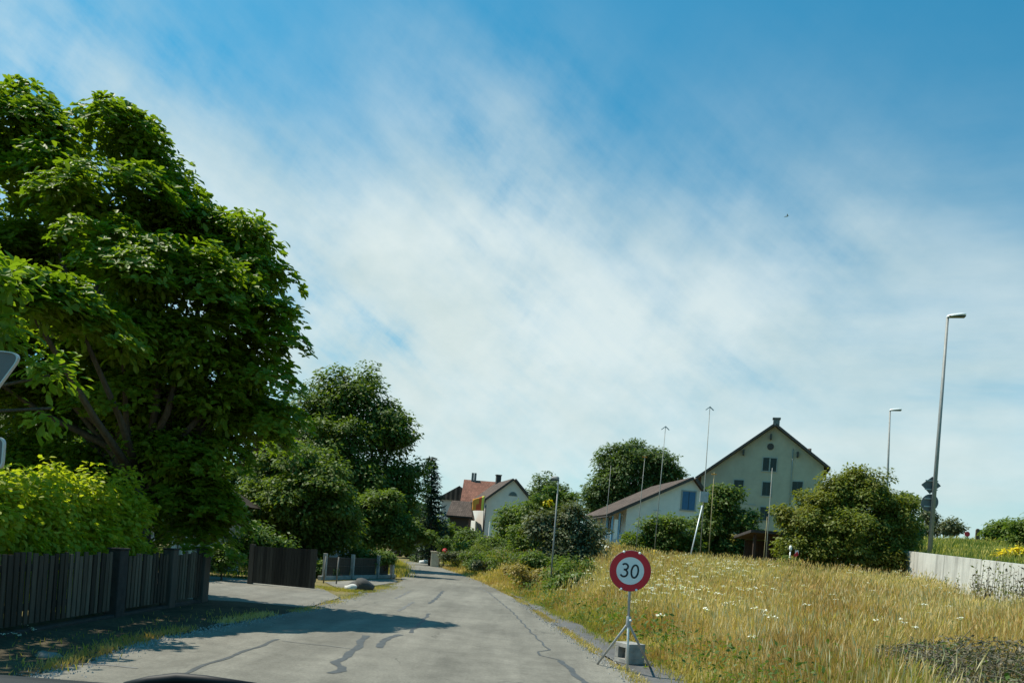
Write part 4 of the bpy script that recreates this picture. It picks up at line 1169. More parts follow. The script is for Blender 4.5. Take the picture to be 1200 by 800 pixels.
def gable_house(name, label, y0, depth, Lp, A, Rp, zb, wall, roof, over=.5, front=.6, th=.22, inset_l=.0, inset_r=.0, fascia='fascia'):
    """gable facing the camera at distance y0. Lp, A, Rp: (x, z) of the left eave, ridge and right eave"""
    base = Vector((A[0], y0, zb)); o = thing(name, label, 'house', base)
    lx, lz = Lp[0] - A[0], Lp[1] - zb; rx, rz = Rp[0] - A[0], Rp[1] - zb; az = A[1] - zb
    kl, kr = (az - lz) / -lx, (az - rz) / rx                         # slopes
    wl, wr = lx + over + inset_l, rx - over - inset_r
    zl, zr = az - kl * -wl, az - kr * wr
    poly = [(wl, 0, -.5), (wr, 0, -.5), (wr, 0, zr), (0, 0, az), (wl, 0, zl)]
    MB().prism(poly, (0, depth, 0)).build('wall', M[wall], o)
    roofs = []
    for sgn, (ex_, ez_) in ((-1, (lx, lz)), (1, (rx, rz))):
        d = Vector((ex_, 0, ez_ - az)); nrm = Vector((-d.z, 0, d.x)).normalized()
        if nrm.z < 0: nrm = -nrm
        a = Vector((0, -front, az)) + nrm * .03; b_ = Vector((ex_, -front, ez_)) + nrm * .03
        mb = MB(); up = nrm * th
        mb.prism([a, b_, b_ + up, a + up + Vector((0, 0, 0))], (0, depth + 2 * front, 0))
        r_ = mb.build('roof', [M[roof]], o)
        uv_roof(r_, lambda v, d=d: (v.y, (v.x ** 2 + (v.z - az) ** 2) ** .5))
        fb = MB(); fb.bar(a - Vector((0, .012, 0)) + up * .5, b_ - Vector((0, .012, 0)) + up * .5, .03, th * 1.15, up=nrm)
        fb.build('fascia', M[fascia], r_)
        e_ = b_ + Vector((.04 * sgn, 0, -.02)); MB().tube([e_, e_ + Vector((0, depth + 2 * front, 0))], .07, 8).build('gutter', M['fascia'], r_, True)
        roofs.append(r_)
    return o, roofs

def xz(px, py, d): p = P(px, py, d); return (p.x, p.z)

# --- cream farmhouse
D = 88
Lp, A, Rp = xz(815, 559, D), xz(908, 499.5, D), xz(969, 553, D)
zb = ground_at(A[0], D + 2)
fh, rf_ = gable_house('farmhouse', 'tall cream gabled farmhouse with dark shuttered windows', D, 18, Lp, A, Rp, zb, 'plaster_cream', 'tile_dark', .55, .7)
def lo(px, py, o, d, dy=0): p = P(px, py, d); return (p.x - o.location.x, dy, p.z - o.location.z)
fh.rotation_euler.z = R(-17); fh.scale.x = .96
for px, py, w_, h_ in ((898, 543.5, .75, 1.5), (906, 544.5, .75, 1.5), (865.5, 569, 1.1, 1.55), (898.5, 572.5, 1.0, 1.55), (933.5, 573, 1.15, 1.55), (896, 601.5, 1.05, 1.5)):
    window(fh, lo(px, py, fh, D), w_, h_, shutters='shutter_grey', closed=True)
c = lo(903, 523, fh, D); Mw = Matrix.Translation(Vector(c) + Vector((0, -.02, 0))) @ Matrix.Rotation(R(90), 4, 'X')
w_ = MB().lathe([(.30, -.02), (.38, -.02), (.38, .06), (.30, .06)], 20, Mw); 
rw = w_.build('round_window', M['fascia'], fh); MB().lathe([(.3, .0), (.3, .015), (0, .015)], 20, Mw).build('pane', M['glass'], rw)
mb = MB()
for px, py in ((871.5, 529), (903.5, 512), (934, 534)):
    q = Vector(lo(px, py, fh, D)); q.y = -.3
    MB().box(q, (.2, .5, .62)).build('purlin_end', M['fascia'], fh)
q = Vector(lo(910, 502, fh, D)); MB().box(q + Vector((0, 3, .5)), (.75, .75, 2.2)).box(q + Vector((0, 3, 1.68)), (.95, .95, .14)).build('chimney', M['concrete_dark'], rf_[1])
q = Vector(lo(949.5, 533, fh, D)); MB().tube([q + Vector((0, 3, -.4)), q + Vector((0, 3, 1.0))], .2, 10).build('flue_pipe', M['fascia'], rf_[1], True)
q0, q1 = Vector(lo(929, 527, fh, D)), Vector(lo(925, 590, fh, D)); q0.y = q1.y = -.09
MB().tube([q0, q1], .05, 8).build('downpipe', M['frame_grey'], fh, True)
q = Vector(lo(826, 556, fh, D)); MB().box((q.x + .62, .72, q.z - 1.0), (.06, 1.3, 3.0)).build('side_boarding', M['orange_wall'], fh)
q = Vector(lo(881.5, 590.5, fh, D)); MB().box((q.x, -.03, q.z), (.8, .04, .16)).build('name_plate', M['frame_grey'], fh)

# --- white house with blue shutters
D = 60
Lp, A, Rp = xz(709, 606, D), xz(812, 562, D), xz(846, 606, D)
zb = ground_at(A[0] - 2, D + 1)
wh, rf_ = gable_house('white_house', 'low white house with blue shutters and long brown roof', D, 9.5, Lp, A, Rp, zb, 'plaster_white', 'tile_brown', .3, .35, .2, inset_l=1.2)
wh.rotation_euler.z = R(8)
window(wh, lo(806.5, 586.5, wh, D), 1.05, 1.42, shutters='shutter_blue', closed=True, mat='frame_grey')
window(wh, lo(810, 634, wh, D), 1.0, 1.2, shutters='shutter_blue', closed=True, mat='frame_grey')
# porch under the low eave: pale blue posts, rail and back window
lx = Lp[0] - A[0]; wlx = lx + .3 + 1.2; ez = Lp[1] - zb
fl = MB(); fl.box((lx + .95, 4.5, .15), (1.1, 9.0, .3)); fl.build('porch_floor', M['concrete'], wh)
for yy in (.1, 1.6, 3.4, 5.2, 7.0, 8.8):
    MB().bar((lx + .45, yy, .3), (lx + .45, yy, ez + .12), .13).build('porch_post', M['blue_paint'], wh)
MB().bar((lx + 1.0, .1, .3), (lx + 1.0, .1, ez + .38), .12).build('porch_post', M['blue_paint'], wh)
mb = MB(); mb.bar((lx + .45, .1, 1.2), (wlx, .1, 1.2), .06); mb.bar((lx + .45, .1, 1.2), (lx + .45, 8.8, 1.2), .06)
for k in range(5): mb.bar((lx + .55 + k * .2, .1, .3), (lx + .55 + k * .22, .1, 1.2), .03)
mb.build('porch_railing', M['blue_paint'], wh)
for yy in (1.6, 4.6): window(wh, (wlx, yy, 1.9), 1.1, 1.5, face='x', mat='white_paint')
MB().box((lx + .75, .06, 1.5), (.3, .05, 1.5)).build('porch_screen', M['white_paint'], wh)
q = Vector(lo(768, 598, wh, D)); MB().bar(q + Vector((-.3, -.15, 0)), q + Vector((.3, -.15, 0)), .04).build('wall_lamp', M['steel'], wh)

# --- white gabled house in the middle with red roofed wing
D = 92
Lp, A, Rp = xz(566, 588, D), xz(602, 562.5, D), xz(640, 607, D)
zb = 1.2
mh, rf_ = gable_house('gabled_house', 'white house with steep dark gable and half round attic window, behind the shrubs', D, 8.5, Lp, A, Rp, zb, 'plaster_white', 'tile_brown', .25, .4)
mh.rotation_euler.z = R(15)
window(mh, lo(599, 601.5, mh, D), 1.0, 1.05)
c = lo(601, 580.5, mh, D); pts = [(c[0] + .45 * math.cos(math.pi * k / 10), -.05, c[2] + .42 * math.sin(math.pi * k / 10)) for k in range(11)]
aw = MB().prism([(c[0] + .56 * math.cos(math.pi * k / 10), -.03, c[2] - .06 + .54 * math.sin(math.pi * k / 10)) for k in range(11)], (0, .04, 0)).build('attic_window', M['frame_grey'], mh)
MB().prism(pts, (0, .03, 0)).build('pane', M['glass'], aw)
q = Vector(lo(601, 562.5, mh, D)); MB().box(q + Vector((-.05, 7.2, .25)), (.6, .6, 1.7)).box(q + Vector((-.05, 7.2, 1.14)), (.74, .74, .12)).build('chimney', M['fascia'], rf_[0])
q = Vector(lo(568.5, 590, mh, D)); MB().tube([(q.x, -.1, q.z - .2), (q.x - .1, -.1, .2)], .07, 8).build('downpipe', M['fascia'], mh, True)
# balcony with awning
q = Vector(lo(583, 622, mh, D))
bl = MB().box((q.x, -.7, q.z - .75), (2.9, 1.3, .16)); bl.build('balcony_floor', M['concrete'], mh)
MB().box((q.x + .1, -1.33, q.z - .1), (2.7, .08, .62)).build('balcony_parapet', M['cream_fabric'], mh)
MB().bar((q.x - 1.3, -1.25, q.z - .7), (q.x - 1.3, -1.25, q.z + 1.1), .22).build('balcony_post', M['white_paint'], mh)

# red roofed wing: ridge across the view
D = 99
a, b_ = P(541, 563, D + 4), P(580, 566, D + 4); e0, e1 = P(539, 590.5, D), P(571, 593, D)
base = Vector((e0.x, D, 1.0)); rw_ = thing('red_roof_house', 'house with red tiled roof and pale walls adjoining the white gabled house', 'house', base)
x0, x1, ez, rz_ = e0.x - base.x, e0.x - base.x + 5.6, e0.z - base.z, a.z - base.z
zr_, ze = rz_, ez; run = 4.0
MB().add([(x0 + .3, .5, -.5), (x1, .5, -.5), (x1, .5, ze + .3), (x0 + .3, .5, ze + .3), (x0 + .3, 2 * run - .5, -.5), (x1, 2 * run - .5, -.5), (x1, 2 * run - .5, ze + .3), (x0 + .3, 2 * run - .5, ze + .3), (x0 + .3, run, zr_ - .12), (x1, run, zr_ - .12)],
         [(0, 1, 2, 3), (5, 4, 7, 6), (4, 0, 3, 8, 7), (1, 5, 6, 9, 2)]).build('wall', M['plaster_white'], rw_)
for sgn in (-1, 1):
    yE = 0 if sgn < 0 else 2 * run
    mb = MB().prism([(x0, yE, ze), (x0, run, zr_), (x0, run, zr_ + .2), (x0, yE, ze + .2)], (x1 - x0 + .2, 0, 0))
    r_ = mb.build('roof', M['tile_red'], rw_); uv_roof(r_, lambda v: (v.x, v.y * 1.25))
    if sgn < 0: rfr = r_
q = P(555, 562, D + 4) - base; MB().box((q.x - .15, run, zr_ + .5), (.28, .5, 1.3)).box((q.x + .2, run, zr_ + .5), (.28, .5, 1.3)).build('chimney', M['concrete_dark'], rfr)
for px, py, w_, h_ in ((552, 600, .9, 1.6), (545, 612, .7, 1.3)):
    q = P(px, py, D) - base; window(rw_, (q.x, .5, q.z), w_, h_)
q = P(556, 612, D - 1) - base; MB().box((q.x + .2, -.3, q.z), (2.2, .1, 1.1)).box((q.x + .2, .1, q.z - .6), (2.2, .9, .12)).build('balcony_parapet', M['plaster_grey'], rw_)

# brown garage with dark wooden front
D = 90
q0, q1 = P(523, 602, D), P(546, 597, D); base = Vector((q0.x, D, .8))
gr = thing('wooden_garage', 'dark brown wooden outbuilding with hipped brown roof left of the red roof', 'outbuilding', base)
hh = q0.z - base.z; rt = P(526, 585.5, D + 3).z - base.z; wd = q1.x - q0.x + .8
MB().box((wd / 2, 3, hh / 2 - .2), (wd - .8, 5, hh + .4)).build('wall', M['brown_boards'], gr)
r_ = MB().add([(0, 0, hh - .1), (wd, 0, hh - .1), (wd, 6, hh - .1), (0, 6, hh - .1), (.3, 3, rt), (wd - .5, 3, rt), (0, 0, hh - .3), (wd, 0, hh - .3), (wd, 6, hh - .3), (0, 6, hh - .3)],
         [(0, 1, 5, 4), (2, 3, 4, 5), (1, 2, 5), (3, 0, 4), (0, 6, 7, 1), (1, 7, 8, 2), (2, 8, 9, 3), (3, 9, 6, 0)]).build('roof', M['tile_brown'], gr); uv_roof(r_, lambda v: (v.x, v.y))
D = 108
q0, q1 = P(524, 583, D), P(546, 573, D); base = Vector((q0.x - 1, D, .8)); hb = thing('grey_roof_house', 'grey roofed house peeking out behind the red tiled roof', 'house', base)
hh, rt = q0.z - base.z, P(541, 571, D + 3).z - base.z
MB().box((2.4, 3.5, hh / 2 - .2), (4.4, 6, hh + .4)).build('wall', M['plaster_grey'], hb)
r_ = MB().prism([(-.3, 0, hh - .05), (2.6, 0, rt), (5.5, 0, hh - .05), (5.5, 0, hh - .25), (-.3, 0, hh - .25)], (0, 7, 0)).build('roof', M['tile_dark'], hb); uv_roof(r_, lambda v: (v.y, v.x))

# flag on a pole
D = 90
b0 = P(565.5, 634, D); b0.z = 1.3; tp = P(568, 580, D)
fo = thing('flag', 'orange, red and yellow flag hanging from a pole at the white gabled house', 'flag', b0)
MB().tube([(0, 0, 0), tp - b0], [.06, .04], 8).build('flag_pole', M['fascia'], fo, True)
V, Fc, mi = [], [], []; nu, nv = 9, 8; tl = tp - b0
for j in range(nv + 1):
    for k in range(nu + 1):
        s_ = k / nu; t2 = j / nv
        V.append((tl.x - 1.35 * s_, -.12 + .14 * math.sin(5 * s_ + 2 * t2), tl.z - .05 - 1.75 * t2 * (1 - .25 * s_) - .55 * s_))
for j in range(nv):
    for k in range(nu):
        Fc.append((j * (nu + 1) + k, j * (nu + 1) + k + 1, (j + 1) * (nu + 1) + k + 1, (j + 1) * (nu + 1) + k)); mi.append(0 if k < 2 else (1 if j < 4 and k > 3 else 2 if k < 6 else 1))
cl = raw_mesh('cloth', V, Fc, [M['flag_yellow'], M['flag_orange'], M['flag_red']], fo, True); cl.data.polygons.foreach_set('material_index', mi)
sol = cl.modifiers.new('s', 'SOLIDIFY'); sol.thickness = .012

# --- half-timbered house behind the trees on the left
D = 44
Lp, A, Rp = xz(274, 560, D), xz(330, 502, D), xz(388, 564, D)
ht, rf_ = gable_house('half_timbered_house', 'half-timbered gable with brown beams glimpsed between the trees', D, 10, Lp, A, Rp, 0, 'plaster_grey', 'tile_dark', .6, .8)
az = A[1]; mb = MB()
def tb(a, b_, w_=.2): MB().bar((a[0], -.03, a[1]), (b_[0], -.03, b_[1]), w_, .1, up=(0, 1, 0)).build('timber_beam', M['wood_brown'], ht)
lx, rx = Lp[0] - A[0] + .7, Rp[0] - A[0] - .7; lz = az - (az - Lp[1]) / (A[0] - Lp[0]) * -lx
tb((lx, lz - .15), (0, az - .35), .22); tb((0, az - .35), (rx, lz - .2), .22)
for z in (lz - .3, lz - 2.2): tb((lx, z), (rx, z))
for f_ in (.25, .5, .75): tb((lx * (1 - f_) , lz - .3), (lx * (1 - f_), lz - .3 + (az - lz) * f_ - .3)); tb((lx * (1 - f_), 0), (lx * (1 - f_), lz - .3))
tb((lx * .75, lz - .3), (lx * .35, az - 1.6)); tb((lx, 0), (lx, lz - .3)); tb((0, 0), (0, lz - .3))
window(ht, (lx * .35, 0, lz - 1.3), .9, 1.2)

# --- pale porch behind the picket fence, in deep shade
D = 29
c = P(222, 640, D); base = Vector((c.x, D, 0)); po = thing('garden_pavilion', 'pale garden pavilion with white posts in deep shade under the tallest tree', 'pavilion', base)
hz_ = P(222, 588, D).z
for px in (204, 216, 226, 238):
    q = P(px, 640, D).x - base.x; MB().bar((q, 0, 0), (q, 0, hz_), .16).build('post', M['white_paint'], po)
MB().box((.2, 1.4, hz_ * .5), (2.4, .12, hz_)).build('back_wall', M['plaster_white'], po)
MB().prism([(-1.6, -.4, hz_), (2.0, -.4, hz_), (.2, -.4, hz_ + 1.0)], (0, 2.4, 0)).build('roof', M['tile_dark'], po)

# white frame with ledge behind the fence
D = 17
q = P(166, 630, D); base = Vector((q.x, D, 0)); ws = thing('garden_stand', 'white weathered garden stand with a ledge rising behind the picket fence', 'garden stand', base)
zt = q.z
MB().box((0, 0, zt), (.46, .3, .09)).build('ledge', M['white_paint'], ws, bevel=.01)
for sx_ in (-.18, .18): MB().bar((sx_, .1, 0), (sx_, .1, zt - .045), .05).build('leg', M['white_paint'], ws)
MB().bar((.2, .08, zt + .045), (.17, .08, zt + .62), .045).build('upright', M['white_paint'], ws)
MB().tube([(.15, .08, zt + .25), (.09, .08, zt + .5), (.06, .08, zt + .72)], .018, 6).build('strut', M['white_paint'], ws, True)
MB().tube([(.2, .08, zt + .42), (.08, .08, zt + .45), (-.08, .08, zt + .36), (-.13, .08, zt + .12)], .014, 6).build('hoop', M['white_paint'], ws, True)

# dark open shed by the olive bush
D = 40
q0, q1 = P(884, 624, D), P(938, 628, D); bz = float(TZ(q0.x, D)); base = Vector((q0.x, D, bz))
sh = thing('wooden_shed', 'dark wooden shed with flat roof half hidden by the olive bush', 'shed', base)
wd, hh = q1.x - q0.x + .8, q0.z - bz
MB().prism([(-.3, -.4, hh), (wd, -.4, hh), (wd, -.4, hh + .14), (-.3, -.4, hh + .14)], (0, 3, -.25)).build('roof', M['fascia'], sh)
for x_ in (.05, .75, 1.35, wd - .3): MB().bar((x_, 0, -.1), (x_, 0, hh), .13).build('post', M['brown_boards'], sh)
MB().box((wd / 2, 2.2, hh / 2 - .15), (wd - .4, .1, hh - .3)).build('back_wall', M['brown_boards'], sh)
MB().box((wd - .2, 1.1, hh / 2 - .15), (.1, 2.1, hh - .3)).build('side_wall', M['brown_boards'], sh)
# red and white pennant by the shed
D = 34
q = P(934, 650, D); bz = float(TZ(q.x, D)); pn = thing('pennant', 'small red and white pennant on a stick beside the dark shed', 'pennant', (q.x - .1, D, bz))
zt = q.z - bz
MB().tube([(0, 0, 0), (.02, 0, zt + .25)], .012, 6).build('stick', M['steel'], pn)
V = [(.02, -.01, zt + .2), (.14, -.03, zt + .22), (.16, -.02, zt + .02), (.03, -.01, zt - .12), (-.10, -.03, zt - .1), (-.04, .0, zt + .08)]
cl = MB().prism(V[:3] + [V[3]], (0, .012, 0)).build('white_cloth', M['white_paint'], pn)
MB().prism([(.10, -.035, zt + .16), (.16, -.03, zt + .02), (.04, -.03, zt - .13), (-.12, -.035, zt - .13), (-.02, -.03, zt + .02)], (0, .01, 0)).build('red_cloth', M['red'], pn)
# white post next to it
q = P(926, 641, 34.6); bz = float(TZ(q.x, 34.6)); MBp = MB().tube([(0, 0, 0), (.02, 0, q.z - bz - .16)], .03, 8).lathe([(.05, 0), (.075, .1), (.06, .22), (0, .26)], 10, Matrix.Translation((.02, 0, q.z - bz - .16)))
o = MBp.build('garden_light', M['white_paint'], None, True); o.location = (q.x, 34.6, bz); tag(o, 'small white topped garden light left of the red and white pennant', 'garden light')

# stone planter at the bend
q = P(510, 657, 58); bz = ground_at(q.x, 58); o = thing('stone_planter', 'square cream stone planter at the bend of the road', 'planter', (q.x, 58, bz))
MB().box((0, 0, .55), (.62, .62, 1.1)).build('body', M['stone_cream'], o, bevel=.03); MB().box((0, 0, 1.14), (.72, .72, .1)).build('cap', M['stone_cream'], o, bevel=.02)

# parked cars far beyond the bend (only their pale roofs and dark glass show)
def car(label, px, py, d, mat, rz):
    q = P(px, py, d); o = thing('parked_car', label, 'car', (q.x, d, 0), rz, 'cars parked beyond the bend')
    prof = [(-2.1, .35), (2.1, .35), (2.15, .7), (1.9, .85), (1.1, .95), (.5, 1.42), (-1.3, 1.45), (-1.95, .95), (-2.15, .8)]
    MB().prism([(x_, -.85, z_) for x_, z_ in prof], (0, 1.7, 0)).build('body', M[mat], o, bevel=.06)
    for s_ in (-1, 1):
        MB().prism([(.95, s_ * .86, .97), (.45, s_ * .86, 1.36), (-1.2, s_ * .86, 1.38), (-1.7, s_ * .86, .98)], (0, s_ * .012, 0)).build('side_window', M['glass'], o)
    for x_ in (-1.3, 1.35):
        for s_ in (-.8, .8):
            w_ = MB().lathe([(.2, -.1), (.31, -.1), (.31, .1), (.2, .1)], 18, Matrix.Translation((x_, s_, .31)) @ Matrix.Rotation(R(90), 4, 'X')).build('wheel', M['rubber'], o)
            MB().lathe([(.2, -.09), (.2, .09)], 14, Matrix.Translation((x_, s_, .31)) @ Matrix.Rotation(R(90), 4, 'X')).build('rim', M['steel'], w_)
car('pale grey car parked beyond the bend, half hidden by plants, left one', 481, 639, 92, 'sign_back', R(20))
car('pale grey car parked beyond the bend, half hidden by pink blooms', 492, 639, 88, 'sign_back', R(15))

# ------------------------------------------------------------------ picket fence on the left
def fence_pt(px, py, z=0): return G(px, py, z)
A0, A1 = fence_pt(-70, 762), fence_pt(238, 706)
A0.z = A1.z = 0
dirn = (A1 - A0); Ltot = dirn.length; dn = dirn.normalized(); nrm = Vector((dn.y, -dn.x, 0))   # towards the road
pf = thing('picket_fence', 'weathered dark picket fence with stone posts on a low plinth, below the bright hedge', 'fence', A0)
def along(px, py):   # distance along the fence of a pixel on its foot
    g = fence_pt(px, py); return (g - A0).dot(dn)
ps = [along(92, 722), along(172, 712), along(233, 706.5)]
TOP = 1.2
secs = [(.0, ps[0] - .26), (ps[0] + .26, ps[1] - .2), (ps[1] + .2, ps[2] - .18)]
for a, b_ in secs:
    mb = MB(); n = int((b_ - a) / .125)
    for k in range(n):
        s_ = a + (k + .5) * (b_ - a) / n; c = dn * s_ + nrm * .03
        hgt_ = TOP - .12 + random.uniform(-.045, .035); w_ = random.uniform(.075, .098)
        tw = random.uniform(-.022, .022)
        q0 = c + Vector((0, 0, .16)); sd_ = dn * w_ / 2; th = nrm * .022
        lean = dn * tw
        mb.add([q0 - sd_, q0 + sd_, q0 + sd_ + th, q0 - sd_ + th, q0 - sd_ + lean + Vector((0, 0, hgt_ - .16)), q0 + sd_ + lean + Vector((0, 0, hgt_ - .16)), q0 + sd_ + lean + th + Vector((0, 0, hgt_ - .16)), q0 - sd_ + lean + th + Vector((0, 0, hgt_ - .16))],
               [(0, 3, 2, 1), (4, 5, 6, 7), (0, 1, 5, 4), (1, 2, 6, 5), (2, 3, 7, 6), (3, 0, 4, 7)])
    pk = mb.build('picket_panel', M['picket'], pf)
    rl = MB()
    for z in (.38, .9): rl.bar(dn * a + Vector((0, 0, z)), dn * b_ + Vector((0, 0, z)), .05, .09)
    rl.build('rail', M['wood_dark'], pk)
rz_ = math.atan2(dn.y, dn.x)
for k, (s_, w_, mt) in enumerate(((ps[0], .3, 'post_dark'), (ps[1], .26, 'wood_dark'), (ps[2], .34, 'wood_dark'))):
    q = MB().box(dn * s_ + Vector((0, 0, TOP / 2 - .03)), (w_, .2, TOP - .06), rz_).build('post', M[mt], pf, bevel=.015)
    MB().box(dn * s_ + Vector((0, 0, TOP - .046)), (w_ + .03, .23, .03), rz_).build('cap', M['post_dark'] , q, bevel=.01)
MB().box(dn * (Ltot / 2) + Vector((0, 0, .02)), (Ltot + .2, .16, .14), rz_).build('plinth', M['post_dark'], pf, bevel=.02)

# open wooden gate leaf
B0, B1 = G(293, 684), G(369, 691.2); B0.z = B1.z = 0
gt = thing('wooden_gate', 'open dark wooden gate leaf of upright boards beside the driveway', 'gate', B0)
dv = (B1 - B0); gl = dv.length; gd = dv.normalized(); gn = Vector((gd.y, -gd.x, 0))
mb = MB(); n = 21
for k in range(n):
    c = gd * ((k + .5) * gl / n); w_ = gl / n * .93
    h_ = 1.12 + .06 * (k / n) + random.uniform(-.02, .02)
    mb.box(c + Vector((0, 0, .05 + h_ / 2)) + gn * .03, (w_, .024, h_), math.atan2(gd.y, gd.x))
mb.build('board_panel', M['gate'], gt)
rl = MB()
for z in (.3, .95): rl.bar(Vector((0, 0, z)), gd * gl + Vector((0, 0, z)), .05, .1)
rl.bar(Vector((0, 0, .3)), gd * gl + Vector((0, 0, .95)), .05, .1); rl.build('rail', M['wood_dark'], gt)
MB().box((0, 0, .6), (.14, .14, 1.25)).build('post', M['wood_dark'], gt)

# garden fence with concrete posts
C0, C1 = G(374, 679), G(462, 676.5); C0.z = C1.z = 0
gf = thing('garden_fence', 'low dark mesh fence with grey concrete posts and base slab beyond the gate', 'fence', C0)
gd = (C1 - C0).normalized(); gl = (C1 - C0).length; gn = Vector((gd.y, -gd.x, 0)); rz_ = math.atan2(gd.y, gd.x)
MB().box(gd * gl / 2 + Vector((0, 0, .07)), (gl, .14, .16), rz_).build('base_slab', M['concrete'], gf, bevel=.01)
for s_, w_, h_ in ((.03, .1, 1.0), (.36, .1, 1.0), (.71, .1, 1.0), (.93, .22, 1.02)):
    MB().box(gd * gl * s_ + gn * .08 + Vector((0, 0, h_ / 2)), (w_, .14, h_), rz_).build('post', M['concrete'], gf, bevel=.012)
for a, b_ in ((.05, .345), (.375, .695), (.725, .89)):
    mb = MB(); n = int((b_ - a) * gl / .06)
    for k in range(n + 1):
        q = gd * gl * (a + (b_ - a) * k / n); mb.bar(q + Vector((0, 0, .15)), q + Vector((0, 0, .86)), .035, .02)
    for z in (.2, .52, .84): mb.bar(gd * gl * a + Vector((0, 0, z)), gd * gl * b_ + Vector((0, 0, z)), .03)
    mb.build('slat_panel', M['wood_dark'], gf)
for px, py in ((379, 683), (394, 684)):
    q = G(px, py); mbq = MB().tube([(0, 0, 0), (.02, 0, .95)], .025, 7); o = mbq.build('fence_stake', M['concrete_dark'], None, True); o.location = (q.x, q.y, 0)
    tag(o, 'thin grey stake beside the wooden gate' if px < 390 else 'thin grey stake in front of the first concrete post', 'stake')

# ------------------------------------------------------------------ retaining wall
wy = np.linspace(9, 47, 77); mb = MB(); V, Fc = [], []
for k, y in enumerate(wy):
    x = float(wallx(y)); tpz = float(walltop(y)); bz = float(TZ(x, y)) - .6
    V += [(x, y, bz), (x + .03, y, tpz), (x + .28, y, tpz), (x + .28, y, bz)]
    if k:
        a = 4 * k
        for j in range(3): Fc.append((a - 4 + j, a + j, a + j + 1, a - 3 + j))
Fc += [(0, 1, 2, 3), tuple(len(V) - 4 + j for j in (3, 2, 1, 0))]
rwall = raw_mesh('retaining_wall', V, Fc, M['concrete_wall'])
tag(rwall, 'pale stained concrete retaining wall holding up the grassy hill', 'wall')

# hilltop round sign and marker post
q = P(1133, 634, 78); bz = float(HZ(q.x, 78)); o = thing('hilltop_sign', 'small round red rimmed sign with white plate on the hilltop', 'road sign', (q.x, 78, bz))
q2 = P(1133.5, 625.5, 78) - o.location; r_ = .27
MB().tube([(0, .05, 0), (q2.x, .05, q2.z + .2)], .03, 8).build('pole', M['steel'], o, True)
Md = Matrix.Translation(q2) @ Matrix.Rotation(R(90), 4, 'X')
MB().lathe([(r_ * .7, -.01), (r_, -.01), (r_, .02), (r_ * .7, .02)], 24, Md).build('red_rim', M['sign_red'], o)
MB().lathe([(r_ * .71, -.01), (r_ * .71, .012), (0, .012)], 24, Md).build('white_field', M['sign_white'], o)
MB().box((q2.x, -.01, q2.z - .42), (.4, .02, .22)).build('plate', M['sign_white'], o)
q = P(1145, 635, 70); bz = float(HZ(q.x, 70)); o = thing('marker_post', 'dark rounded marker board standing on the hilltop', 'marker post', (q.x, 70, bz))
q2 = P(1146, 619, 70); hh = q2.z - bz; 
pts = [(-.16, 0, 0), (.16, 0, 0)] + [(.16 * math.cos(math.pi * k / 8), 0, hh - .16 + .16 * math.sin(math.pi * k / 8)) for k in range(9)]
MB().prism(pts, (0, .12, 0)).build('board', M['wood_brown'], o, bevel=.02)
MB().prism([(.17, .02, 0), (.24, .02, 0), (.24, .02, hh - .15), (.17, .02, hh - .05)], (0, .1, 0)).build('board_edge', M['fascia'], o)

# ------------------------------------------------------------------ yield sign seen from behind (left edge)
D = 6.2
c1 = P(33, 409, D); r_ = .05
base = Vector((P(-52, 700, D).x, D, float(TZ(-4.8, D)))); ys_ = thing('traffic_sign', 'grey back of a triangular road sign at the left edge, above a second small plate', 'road sign', base)
side = .95
corners = [c1 + Vector((-.04, 0, -.035)), c1 + Vector((-side, 0, -.005)), c1 + Vector((-side * .52, 0, -side * .80))]
def rounded(pts, r_, n=6):
    out = []
    for k, p in enumerate(pts):
        a, b_ = (pts[k - 1] - p).normalized(), (pts[(k + 1) % len(pts)] - p).normalized()
        for j in range(n + 1):
            f_ = j / n; q = p + a * r_ * (1 - f_) ** 2 + b_ * r_ * f_ ** 2
            out.append(q)
    return out
op = rounded(corners, .11); cen = sum(op, Vector()) / len(op)
ip = [cen + (p - cen) * .968 for p in op]
mb = MB(); n = len(op)
V = [p - base for p in op] + [p - base for p in ip] + [p - base + Vector((0, .03, 0)) for p in op] + [p - base + Vector((0, .03, 0)) for p in ip]
Fc = []
for k in range(n):
    j = (k + 1) % n; Fc += [(k, j, n + j, n + k), (2 * n + k, 3 * n + k, 3 * n + j, 2 * n + j), (k, 2 * n + k, 2 * n + j, j), (n + k, n + j, 3 * n + j, 3 * n + k)]
raw_mesh('edge_rim', V, Fc, M['sign_edge'], ys_)
MB().prism([p - base + Vector((0, .012, 0)) for p in ip], (0, .008, 0)).build('sign_plate', M['sign_back'], ys_)
px_ = cen.x - base.x
MB().tube([(px_, -.05, -.1), (px_, -.05, cen.z - base.z + .3)], .03, 12).build('pole', M['steel'], ys_, True)
c2 = P(5, 512, D); w_ = .62
pts = rounded([c2 + Vector((0, 0, 0)), c2 + Vector((-w_, 0, 0)), c2 + Vector((-w_, 0, -.26)), c2 + Vector((0, 0, -.26))], .06)
cc = sum(pts, Vector()) / len(pts); ipp = [cc + Vector(((p - cc).x * .965, 0, (p - cc).z * .92)) for p in pts]
n = len(pts)
V = [p - base for p in pts] + [p - base for p in ipp] + [p - base + Vector((0, .03, 0)) for p in pts] + [p - base + Vector((0, .03, 0)) for p in ipp]
Fc = []
for k in range(n):
    j = (k + 1) % n; Fc += [(k, j, n + j, n + k), (2 * n + k, 3 * n + k, 3 * n + j, 2 * n + j), (k, 2 * n + k, 2 * n + j, j), (n + k, n + j, 3 * n + j, 3 * n + k)]
pl = raw_mesh('supplementary_plate', V, Fc, M['sign_edge'], ys_)
MB().prism([p - base + Vector((0, .012, 0)) for p in ipp], (0, .008, 0)).build('plate_back', M['sign_back'], pl)

